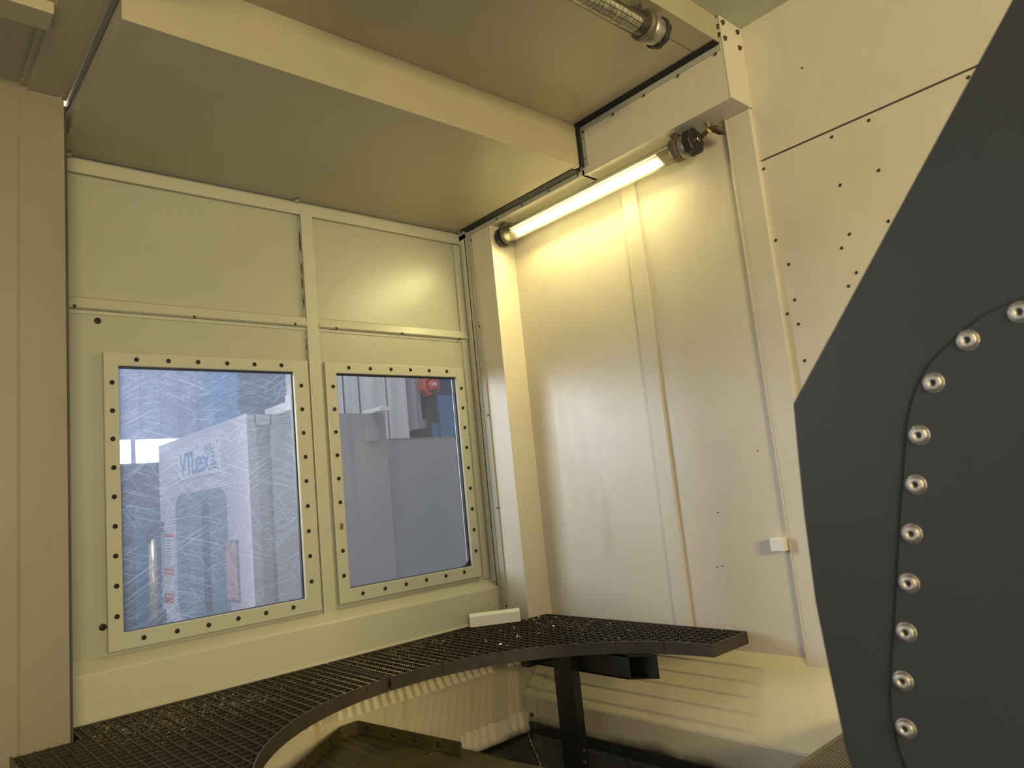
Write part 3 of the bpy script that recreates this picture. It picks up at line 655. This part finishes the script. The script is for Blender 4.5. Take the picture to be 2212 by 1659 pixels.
obj('clamp_ring', MB().lathe([(0.0315, 0), (0.033, 0.003), (0.033, 0.010), (0.0315, 0.013)], (LX, 1.825, LZ), (0, -1, 0), 28), M['oldclamp'], t1)
obj('clamp_ring', MB().lathe([(0.0315, 0), (0.0345, 0.002), (0.0345, 0.022), (0.033, 0.024), (0.0315, 0.024)], (LX, 1.086, LZ), (0, -1, 0), 28), M['oldclamp'], t1)
obj('metal_collar', MB().lathe([(0.0325, 0), (0.0325, 0.030)], (LX, 1.064, LZ), (0, -1, 0), 28), M['alu'], t1)
obj('lamp_cap', capm((LX, 1.036, LZ), (0, -1, 0), 0.037, 0.024, 8), M['plastic'], t1)
for yb in (1.074, 1.815):
    mb = MB().box(LX-0.022, LX+0.016, yb-0.012, yb+0.012, 0.943, 0.947); mb.box(LX-0.012, LX-0.009, yb-0.010, yb+0.010, LZ+0.030, 0.944); mb.box(LX+0.006, LX+0.009, yb-0.010, yb+0.010, LZ+0.030, 0.944)
    br = obj('clamp_bracket', mb, M['alu'], t1)
    obj('clamp_screw', MB().tube([(LX-0.022, yb, LZ+0.036), (LX+0.014, yb, LZ+0.036)], 0.0035, 6), M['rustbolt'], br)
obj('cable_gland', MB().lathe([(0.010, 0), (0.010, 0.008), (0.007, 0.009), (0.007, 0.016)], (LX, 1.012, LZ+0.003), (0, -1, 0), 8, smooth=False), M['steel'], t1)
cb = [(LX, 0.998, LZ+0.003), (LX, 0.985, LZ+0.006), (LX-0.004, 0.965, LZ+0.012), (LX-0.004, 0.945, LZ+0.006), (LX+0.004, 0.935, LZ-0.004), (LX+0.018, 0.938, LZ-0.006), (LX+0.027, 0.955, LZ+0.004), (LX+0.026, 0.972, LZ+0.020), (LX+0.022, 0.980, LZ+0.036)]
obj('braided_cable', MB().tube(cb, 0.0062, 10), M['cable'], t1)
obj('wall_fitting', MB().lathe([(0.011, 0), (0.011, 0.006), (0.0085, 0.007), (0.0085, 0.016), (0.007, 0.017), (0.007, 0.022)], (LX+0.022, 0.980, 0.9475), (0, 0, -1), 6, smooth=False), M['alu'], t1)
obj('cable_tie', MB().lathe([(0.0085, 0), (0.0085, 0.009)], (LX-0.002, 0.972, LZ+0.010), (0.1, -1, 0.1), 10), M['yellow'], t1)

# lamp 2: unlit tube under the upper roof panel, along X
UY, UZ, UXe = 0.904, 1.058, 1.415
t2 = thing('tube_lamp', 'unlit clear tube lamp under the roof at the top of the picture', 'lamp', (0.9, UY, UZ))
tb = MB().lathe([(0.0295, 0), (0.0295, 0.80)], (0.55, UY, UZ), (1, 0, 0), 32); tb.f = [f for f in tb.f if len(f) == 4]; tb.sm = tb.sm[:len(tb.f)]
obj('clear_tube', tb, M['tube2'], t2)
# light board with rows of small square cells, seen through the clear tube
mb = MB()
for i in range(50):
    xa = 0.60+i*0.0145
    for k in range(4):
        a = math.radians(196+k*30); b2 = math.radians(196+k*30+25); rr = 0.0232; j = random.uniform(-0.0016, 0.0016); j2 = random.uniform(-0.0016, 0.0016)
        c_ = [(xa, a, j), (xa+0.0122, a, -j2), (xa+0.0122, b2, j2), (xa, b2, -j)]
        P4 = [(x_, UY+(rr+d_)*math.cos(t_), UZ+(rr+d_)*math.sin(t_)) for x_, t_, d_ in c_]
        P5 = [(x_, UY+0.0205*math.cos(t_), UZ+0.0205*math.sin(t_)) for x_, t_, d_ in c_]
        mb.poly(P4+P5, [(0, 1, 2, 3), (0, 1, 5, 4), (1, 2, 6, 5), (2, 3, 7, 6), (3, 0, 4, 7)])
obj('faceted_reflector', mb, mat('reflector_foil', (0.8, 0.78, 0.68), 0.35, metal=0.5, var=0.35, vscale=70), t2)['kind'] = 'stuff'
obj('inner_tray', MB().lathe([(0.0208, 0), (0.0208, 0.735)], (0.6, UY, UZ), (1, 0, 0), 18), M['oldclamp'], t2)
obj('clamp_ring', MB().lathe([(0.031, 0), (0.036, 0.002), (0.036, 0.016), (0.031, 0.018)], (1.345, UY, UZ), (1, 0, 0), 28), M['oldclamp'], t2)
obj('metal_collar', MB().lathe([(0.0325, 0), (0.0325, 0.036), (0.0315, 0.038)], (1.363, UY, UZ), (1, 0, 0), 28), M['alu'], t2)
obj('lamp_cap', capm((1.400, UY, UZ), (1, 0, 0), 0.0365, 0.015, 8), M['plastic'], t2)
mb = MB().box(1.340, 1.362, UY-0.012, UY-0.008, UZ+0.03, 1.1045); mb.box(1.340, 1.362, UY+0.008, UY+0.012, UZ+0.03, 1.1045)
obj('clamp_bracket', mb, M['alu'], t2)

# ================================================================ FOREGROUND PANEL (right)
XF = 0.62
fg = thing('machine_panel', 'dark slate machine cover panel with steel socket bolts, close at the right edge', 'machine cover', (XF, 0.1, -0.5))
op = [(1712, 872), (1720, 960), (1735, 1110), (1760, 1300), (1790, 1450), (1828, 1629)]
out = [(at(*p, 'x', XF).y, at(*p, 'x', XF).z) for p in op]
v0 = at(1714, 868, 'x', XF); v1 = at(2185, 0, 'x', XF); e = Vector((v1.y-v0.y, v1.z-v0.z)); top = (v0.y+e.x*1.9, v0.z+e.y*1.9)
outl = [(v0.y, v0.z)]+out+[(0.300, -0.31), (0.27, -0.42), (-0.40, -0.42), (-0.40, top[1]), top]
obj('base_plate', MB().prism(outl, 'x', XF, XF+0.035), M['fg'], fg, 0.0022, segs=3)
gp = [(2260, 632), (2212, 643.5), (2142, 674), (2115, 690), (2075.6, 722), (2035.8, 759), (2009, 788), (1993, 815), (1977, 852), (1967, 889), (1960, 931), (1957, 984), (1953, 1040), (1948, 1106), (1941, 1220), (1936.5, 1312), (1929.7, 1417), (1926, 1495), (1930, 1550), (1943, 1609), (1960, 1659)]
cp = [(at(*p, 'x', XF).y, at(*p, 'x', XF).z) for p in gp]
cov = cp+[(0.22, -0.35), (-0.36, -0.35), (-0.36, cp[0][1]+0.02), (0.0, cp[0][1]+0.02)]
obj('round_cover', MB().prism(cov, 'x', XF-0.0022, XF), M['fg'], fg, 0.0005)
obj('groove_shade', MB().tube([(XF-0.0002, y_, z_) for y_, z_ in [(c[0]+0.0012, c[1]+0.0003) for c in cp]], 0.0011, 6), M['groove'], fg)  # dark bead standing in for the shade in the groove around the cover
SB = MB().lathe([(0.0086, -0.0002), (0.0086, 0.0006), (0.0076, 0.0007)], (0, 0, 0), (0, 0, 1), 24)
SB.lathe([(0.0068, 0.0006), (0.0071, 0.003), (0.0064, 0.0046), (0.0036, 0.0052), (0.0032, 0.0050), (0.0027, 0.0026), (0, 0.0022)], (0, 0, 0), (0, 0, 1), 24)
SB.v = [Vector((v.x*0.9, v.y*0.9, v.z*0.62)) for v in SB.v]
SBM = mesh_of('socket_bolt', SB, mat('dull_bolt_steel', (0.55, 0.50, 0.42), 0.38, metal=0.9, var=0.3, vscale=200, bump=0.5, bscale=900)); SBM.materials.append(M['groove'])
for p in SBM.polygons:
    if p.center.length < 0.0034: p.material_index = 1
for p in ((2204, 674), (2091, 735), (2017, 827), (1986, 940), (1979, 1047), (1970, 1153), (1964, 1260), (1958, 1366), (1951, 1471), (1957, 1574)):
    shared('socket_bolt', SBM, fg, at(*p, 'x', XF-0.0022), ROT['-x'])

# ribbed bellows, low right
bl = thing('bellows_cover', 'brown ribbed way-cover bellows at the bottom right', 'bellows', (1.35, 0.6, -0.60))
ZBl = -0.56; YE = 0.765
obj('bellows_frame', B(1.18, 1.62, YE-0.013, YE, ZBl-0.05, ZBl+0.001), M['bellow'], bl, 0.001)
for i in range(34):
    y1 = YE-0.0145-i*0.0064
    obj('bellows_rib', B(1.18, 1.62, y1-0.0043, y1, ZBl-0.035, ZBl), M['bellow'], bl)
obj('bellows_base', B(1.17, 1.63, YE-0.25, YE-0.002, ZBl-0.40, ZBl-0.03), M['groove'], bl)

# ================================================================ HALL OUTSIDE
hw = thing('wall_hall', 'pale blue-grey hall wall with a bright strip window far behind the glass', 'wall', (1.0, 11, -1.4), kind='structure')
mb = MB(); XX = -3.0; pts = []
while XX < 11: pts += [(XX, 11.0), (XX+0.10, 11.0), (XX+0.13, 11.05), (XX+0.23, 11.05), (XX+0.26, 11.0)]; XX += 0.26
a = at(258, 951, 'y', 11); b2 = at(352, 998, 'y', 11)
W0, W1, WZ0, WZ1 = a.x-2.0, b2.x+0.6, b2.z, a.z
pts_ = pts+[(XX, 11.2), (-3.0, 11.2)]
obj('corrugated_sheet', MB().prism(pts_, 'z', WZ1, 4.5), M['hallwall'], hw)
obj('lower_wall_panel', B(-3.0, XX, 11.0, 11.2, -1.4, WZ0), M['mgrey'], hw)
obj('solid_wall_panel', B(W1, XX, 11.0, 11.2, WZ0, WZ1), M['hallwall'], hw)
obj('skylight_pane', B(W0, W1, 11.08, 11.1, WZ0, WZ1), M['daylight'], hw)
m0 = at(283, 970, 'y', 11).x; m1 = at(293, 970, 'y', 11).x
obj('window_mullion', B(m0, m1, 11.0, 11.08, WZ0, WZ1), M['hallwall'], hw)
obj('window_rail', B(-3.0, W1, 10.95, 11.05, WZ1, WZ1+0.08), M['hallwall'], hw)
tag(obj('hall_floor', B(-3.5, 11, 2.6, 11.2, -1.45, -1.40), M['hallfloor']), 'grey concrete hall floor outside the door', 'floor', kind='structure')

# the other machine
Y0, XA = 4.5, at(533, 893, 'y', 4.5).x; ZT0 = 0.640
ms = thing('machining_centre', 'white vertical lathe machine with logo plate behind the scratched left window', 'machine', (XA+0.6, Y0+0.9, -1.4))
YE1 = at(345, 957, 'x', XA).y
# side facing us with a recessed strip
sx0, sx1 = at(553, 912, 'y', Y0).x, at(583, 905, 'y', Y0).x
XR = at(832, 900, 'y', Y0).x
mb = MB().box(XA, sx0, Y0, YE1, -1.4, ZT0); mb.box(sx1, XR, Y0, YE1, -1.4, ZT0); mb.box(sx0-0.01, sx1+0.01, Y0+0.06, YE1, -1.4, ZT0); mb.box(sx0-0.01, sx1+0.01, Y0, YE1, ZT0-0.07, ZT0)
obj('machine_body', mb, M['mgrey'], ms)
# the door side skin facing left
F1 = MB(); ph = [(Y0-0.002, -1.4), (Y0-0.002, ZT0+0.003), (YE1, ZT0+0.003), (YE1, -1.4)]
F1.prism(ph, 'x', XA-0.012, XA); obj('front_door', F1, M['mwhite'], ms, 0.004)
def fp(px, py, dx=0.0): 
    p = at(px, py, 'x', XA-0.012-dx); return (p.y, p.z)
def rrect(y0, y1, z0, z1, r, n=6):
    P = []
    for cx, cz, a in ((y1-r, z1-r, 0), (y0+r, z1-r, 90), (y0+r, z0+r, 180), (y1-r, z0+r, 270)):
        for i in range(n+1):
            t = math.radians(a+90*i/n); P.append((cx+r*math.cos(t), cz+r*math.sin(t)))
    return P
wy1, wz1 = fp(380, 1075); wy0, _ = fp(487, 1060); 
obj('door_window', MB().prism(rrect(wy0, wy1, -0.70, 0.20, 0.12), 'x', XA-0.016, XA-0.011), M['mglass'], ms, label='rounded grey-green window of the white machine')
obj('door_window_seal', MB().prism(rrect(wy0-0.015, wy1+0.015, -0.715, 0.215, 0.13), 'x', XA-0.014, XA-0.0115), M['ink'], ms)
# flat strips coloured as soft reflections on that window
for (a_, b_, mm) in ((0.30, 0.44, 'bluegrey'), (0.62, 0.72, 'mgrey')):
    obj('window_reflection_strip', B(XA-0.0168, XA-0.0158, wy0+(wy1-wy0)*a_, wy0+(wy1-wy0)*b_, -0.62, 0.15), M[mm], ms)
# logo plate
ly1, lz1 = fp(386, 975); ly0, lz0 = fp(477, 1020)
lz1, lz0 = 0.548, 0.317
pl_ = obj('logo_plate', B(XA-0.020, XA-0.012, ly0, ly1, lz0, lz1), M['paper'], ms, 0.001)
for (yy, zz) in ((ly0+0.02, lz0+0.02), (ly1-0.02, lz0+0.02), (ly0+0.02, lz1-0.02), (ly1-0.02, lz1-0.02), ((ly0+ly1)/2, lz1-0.012), ((ly0+ly1)/2, lz0+0.012)):
    o = obj('plate_screw', MB().lathe([(0.011, 0), (0.008, 0.004)], (XA-0.020, yy, zz), (-1, 0, 0), 8), M['ink'], pl_)
TM = Matrix(((0, 0, -1), (-1, 0, 0), (0, 1, 0)))
def text(s, y, z, size, parent, x, m, sx=1.0, name='lettering', shear=0.0, off=0.0, base=None):
    cu = bpy.data.curves.new(name, 'FONT'); cu.body = s; cu.size = size; cu.extrude = 0.001; cu.shear = shear; cu.offset = off
    o = bpy.data.objects.new(name, cu); COL.objects.link(o)
    bpy.context.view_layer.update()
    me = bpy.data.meshes.new_from_object(o.evaluated_get(bpy.context.evaluated_depsgraph_get()))
    bpy.data.objects.remove(o)
    off_ = root_of(parent).location
    for v in me.vertices: v.co = TM@Vector((v.co.x*sx, v.co.y, v.co.z))+Vector((x, y, z))-off_
    me.materials.clear(); me.materials.append(m)
    o = bpy.data.objects.new(name, me); COL.objects.link(o); o.parent = parent; return o
xt = XA-0.0215; LW = ly1-ly0; LH = lz1-lz0
def ly(u): return ly1-LW*u
def fit(t, u0, u1, v0, v1, off=0.0, shear=0.0):
    o = text(t, 0, 0, 1.0, pl_, 0, M['logo'], off=off, shear=shear)
    ys = [v.co.y for v in o.data.vertices]; zs = [v.co.z for v in o.data.vertices]
    ya, yb, za, zb = min(ys), max(ys), min(zs), max(zs)
    of = root_of(pl_).location
    Y1_, Y0_ = ly(u0)-of.y, ly(u1)-of.y; Z0_, Z1_ = lz0+LH*v0-of.z, lz0+LH*v1-of.z
    for v in o.data.vertices:
        v.co.y = Y0_+(v.co.y-ya)/(yb-ya)*(Y1_-Y0_); v.co.z = Z0_+(v.co.z-za)/(zb-za)*(Z1_-Z0_); v.co.x = xt-of.x-(0.0 if v.co.x > -of.x else 0.001)
fit('V', 0.05, 0.225, 0.13, 0.84, 0.015); fit('T', 0.205, 0.375, 0.13, 0.84, 0.015); fit('L', 0.365, 0.47, 0.13, 0.84, 0.015)
fit('e', 0.455, 0.625, 0.12, 0.62, 0.008); fit('x', 0.62, 0.80, 0.13, 0.62, 0.012); fit('915', 0.68, 0.84, 0.68, 0.90, 0.01, 0.2)
for i in range(6):
    z_ = lz0+LH*(0.13+0.115*i); w0 = 0.80+0.010*i
    obj('logo_stripe', B(xt-0.001, xt, ly(0.95-0.012*i), ly(w0), z_, z_+LH*0.06), M['logo'], pl_)
# stickers and poster on the door
def fbox(name, p0, p1, m, dx=0.001, parent=ms):
    a = fp(*p0); b = fp(*p1); return obj(name, B(XA-0.012-dx, XA-0.012, min(a[0], b[0]), max(a[0], b[0]), min(a[1], b[1]), max(a[1], b[1])), m, parent)
for (y0p, y1p, m) in ((1153, 1160, 'red'), (1162, 1223, 'paper'), (1228, 1242, 'red'), (1243, 1277, 'paper'), (1281, 1304, 'red'), (1305, 1329, 'paper')):
    st = fbox('warning_sticker', (356, y0p), (376, y1p), M[m], 0.001)
    if m == 'paper':
        k = 0
        for yy in range(y0p+4, y1p-3, 6): fbox('print_line', (359, yy), (372-(k % 3)*2, yy+2), M['ink'], 0.0015, st); k += 1
    elif y0p > 1200:
        for xx in (361, 366, 371): fbox('sticker_mark', (xx, y0p+4), (xx+2, y0p+10), M['paper'], 0.0015, st)
po = fbox('poster_frame', (486, 1167), (521, 1302), M['ink'], 0.008)
pz = fbox('poster', (490, 1172), (518, 1296), M['pink'], 0.011, po)
# handle
hy, hz1 = fp(338, 1150); hy0 = fp(352, 1150)[0]
hb = at(350, 1150, 'x', XA-0.012); HYc = hb.y-0.03
def hpt(px, py): return at(px, py, 'y', HYc)
h1 = hpt(329, 1165); h2 = hpt(325, 1343)
obj('handle_bar', MB().tube([(h1.x, HYc, h1.z), (h1.x, HYc, h2.z)], 0.032, 14), M['brass'], ms, label='brushed metal door handle bar')
for zz in (h1.z+0.03, h2.z-0.03):
    obj('handle_bracket', MB().prism([(h1.x-0.035, zz-0.05), (h1.x-0.035, zz+0.02), (XA-0.08, zz+0.10), (XA-0.012, zz+0.10), (XA-0.012, zz+0.03), (XA-0.07, zz)], 'y', HYc-0.03, HYc+0.03), M['mblack'], ms)
# top rails and rod
def rail(xc, y0, y1, z, w=0.07, h=0.06): return obj('top_rail', B(xc-w/2, xc+w/2, y0, y1, z, z+h), M['white'], ms, 0.004)
r1 = at(597, 897, 'z', ZT0+0.03)
rail(r1.x*0.955+0.02, 3.9, r1.y*0.955+0.15, ZT0+0.0)
r2 = at(824, 890, 'z', ZT0+0.02)
rail(XR-0.07, 4.38, 4.62, ZT0+0.001, 0.09, 0.032)
obj('rail_bracket', B(XR-0.17, XR-0.07, Y0-0.02, Y0, ZT0-0.20, ZT0-0.05), M['mgrey'], ms)
rx = at(631, 860, 'y', 4.55)
obj('rod_flange', MB().lathe([(0.11, 0), (0.11, 0.035), (0.06, 0.04), (0.06, 0.07), (0.035, 0.075), (0.035, 0.14)], (rx.x+0.02, 4.62, ZT0+0.002), (0, 0, 1), 16, smooth=False), M['white'], ms)
obj('vertical_rod', MB().tube([(rx.x+0.02, 4.62, ZT0+0.10), (rx.x+0.02, 4.62, 2.2)], 0.026, 12), M['white'], ms)

# grey cabinet right of it
cx0 = XR+0.002; c1 = at(832, 949, 'y', Y0+0.05)
cab = thing('grey_cabinet', 'plain grey machine cabinet low behind the right window', 'cabinet', (3.3, 5.0, -1.4))
obj('cabinet_body', B(cx0, 6.0, Y0+0.05, 5.9, -1.4, c1.z), M['mgrey'], cab, 0.004)
obj('cabinet_lid', B(cx0-0.0, 6.0, Y0+0.046, Y0+0.3, c1.z, c1.z+0.004), M['mgrey'], cab)
# stainless wall panels and white head box
ip = thing('stainless_panels', 'tall stainless guard panels at top of the right window', 'guard panels', (3.3, 6.6, -1.4))
xs = [at(p, 850, 'y', 6.6).x for p in (690, 743, 777, 836, 880)]
for i in range(4): obj('guard_panel', B(xs[i]+0.012, xs[i+1]-0.012, 6.6, 6.64, -1.4, 3.0), M['inox'], ip, 0.004)
obj('panel_backing', B(xs[0], xs[-1], 6.64, 6.7, -1.4, 3.0), M['mblack'], ip)
XB = 4.60
b0 = at(908, 926, 'x', XB); b1 = at(840, 943, 'x', XB)
hbx = thing('spindle_head_box', 'big white machine head box above the grey cabinet in the right window view', 'machine part', (XB+0.5, b0.y, -1.4))
obj('side_cover', B(XB-0.01, XB, b0.y, b1.y, b0.z, 3.0), M['mwhite'], hbx)
xr_ = at(944, 870, 'y', b0.y).x; zr_ = at(930, 912, 'y', b0.y).z
obj('head_body', B(XB, xr_, b0.y+0.02, b1.y-0.02, zr_, 3.0), M['mblack'], hbx)
obj('corner_bar', B(XB-0.012, XB+0.03, b0.y-0.01, b0.y+0.02, b0.z, 3.0), M['mgrey'], hbx)
obj('motor_block', B(XB+0.03, at(928, 915, 'y', b0.y).x, b0.y, b0.y+0.5, at(917, 929, 'y', b0.y).z, at(917, 905, 'y', b0.y).z), M['mgrey'], hbx)
obj('under_plate', B(XB-0.02, at(921, 915, 'y', b0.y).x, b0.y-0.005, b1.y+0.02, b0.z-0.10, b0.z), M['mblack'], hbx)
obj('head_stand', B(XB+0.1, XB+0.4, b0.y+0.3, b0.y+0.7, -1.4, b0.z-0.09), M['mblack'], hbx)
YS = b0.y-0.035
c = at(921, 836, 'y', YS); rr = abs(at(940, 836, 'y', YS).x-c.x)
sw = thing('hose_reel', 'red octagonal hose reel beside the white head box', 'reel', (c.x, YS, c.z))
mb = MB().lathe([(rr, 0), (rr, 0.10), (rr*0.75, 0.12), (rr*0.7, 0.06), (0, 0.06)], (c.x, YS, c.z), (0, -1, 0), 8, smooth=False, ang0=0.39)
obj('reel_body', mb, M['red'], sw)
obj('reel_stand', B(c.x-0.03, c.x+0.03, YS-0.002, YS+0.015, -1.4, c.z), M['mblack'], sw)
obj('reel_hub', MB().lathe([(rr*0.55, 0), (rr*0.55, 0.07), (rr*0.3, 0.09)], (c.x+rr*0.05, YS-0.055, c.z), (0, -1, 0), 8, smooth=False), M['red'], sw)
obj('reel_slot', B(c.x-rr*0.1, c.x+rr*0.3, YS-0.13, YS-0.06, c.z-rr*0.9, c.z-rr*0.35), M['mblack'], sw)
obj('reel_label', B(c.x-rr*0.15, c.x+rr*0.35, YS-0.150, YS-0.144, c.z-rr*0.05, c.z+rr*0.2), M['paper'], sw)

# blue machine behind
bm_ = thing('blue_machine', 'blue machine casing behind the right window', 'machine', (6.2, 8.3, -1.4))
YBm = 8.3
q0 = at(925, 948, 'y', YBm); q1 = at(945, 853, 'y', YBm)
obj('blue_cover', B(q1.x, q1.x+3, YBm, YBm+0.6, -1.4, q1.z), M['mblue'], bm_)
obj('blue_cover_low', B(q0.x-1.2, q1.x, YBm+0.02, YBm+0.6, -1.4, at(925, 912, 'y', YBm).z), M['mblue'], bm_)
obj('dark_upper_casing', B(q0.x-1.0, q1.x+3, YBm+0.1, YBm+0.6, q1.z-0.6, 3.2), M['mnavy'], bm_)
# blue column and dark blue cabinet seen above the white machine
YC = 8.5
k0, k1, k2 = (at(p, 850, 'y', YC).x for p in (462, 513, 650))
cl = obj('blue_column', B(k0, k1, YC, YC+0.4, -1.4, 4.4), mat('steel_blue_column', (0.14, 0.30, 0.52), 0.5), None, 0.01); tag(cl, 'steel-blue hall column behind the white machine', 'column')
nb = thing('tall_navy_cabinet', 'tall dark blue cabinet rising behind the white machine', 'cabinet', (k1+1, YC+0.3, -1.4))
obj('cabinet_shell', B(k1+0.01, k2, YC+0.1, YC+0.7, -1.4, 4.0), M['mnavy'], nb, 0.01)
obj('cabinet_trim', B(k1+0.01, k1+0.05, YC+0.08, YC+0.1, -1.4, 4.0), M['mblue'], nb)
dk = thing('dark_machine', 'dark machine low at the left edge of the scratched window', 'machine', (1.0, 8, -1.4))
d0 = at(262, 1000, 'y', 8.0); d1 = at(352, 1000, 'y', 8.0)
obj('dark_casing', B(d0.x-1.2, d1.x+0.4, 8.0, 8.6, -1.4, at(300, 1003, 'y', 8).z), M['mblack'], dk, 0.01)
obj('dark_door', B(d0.x+0.1, d1.x, 7.97, 8.0, -1.2, at(300, 1100, 'y', 8).z), M['mnavy'], dk, 0.01)
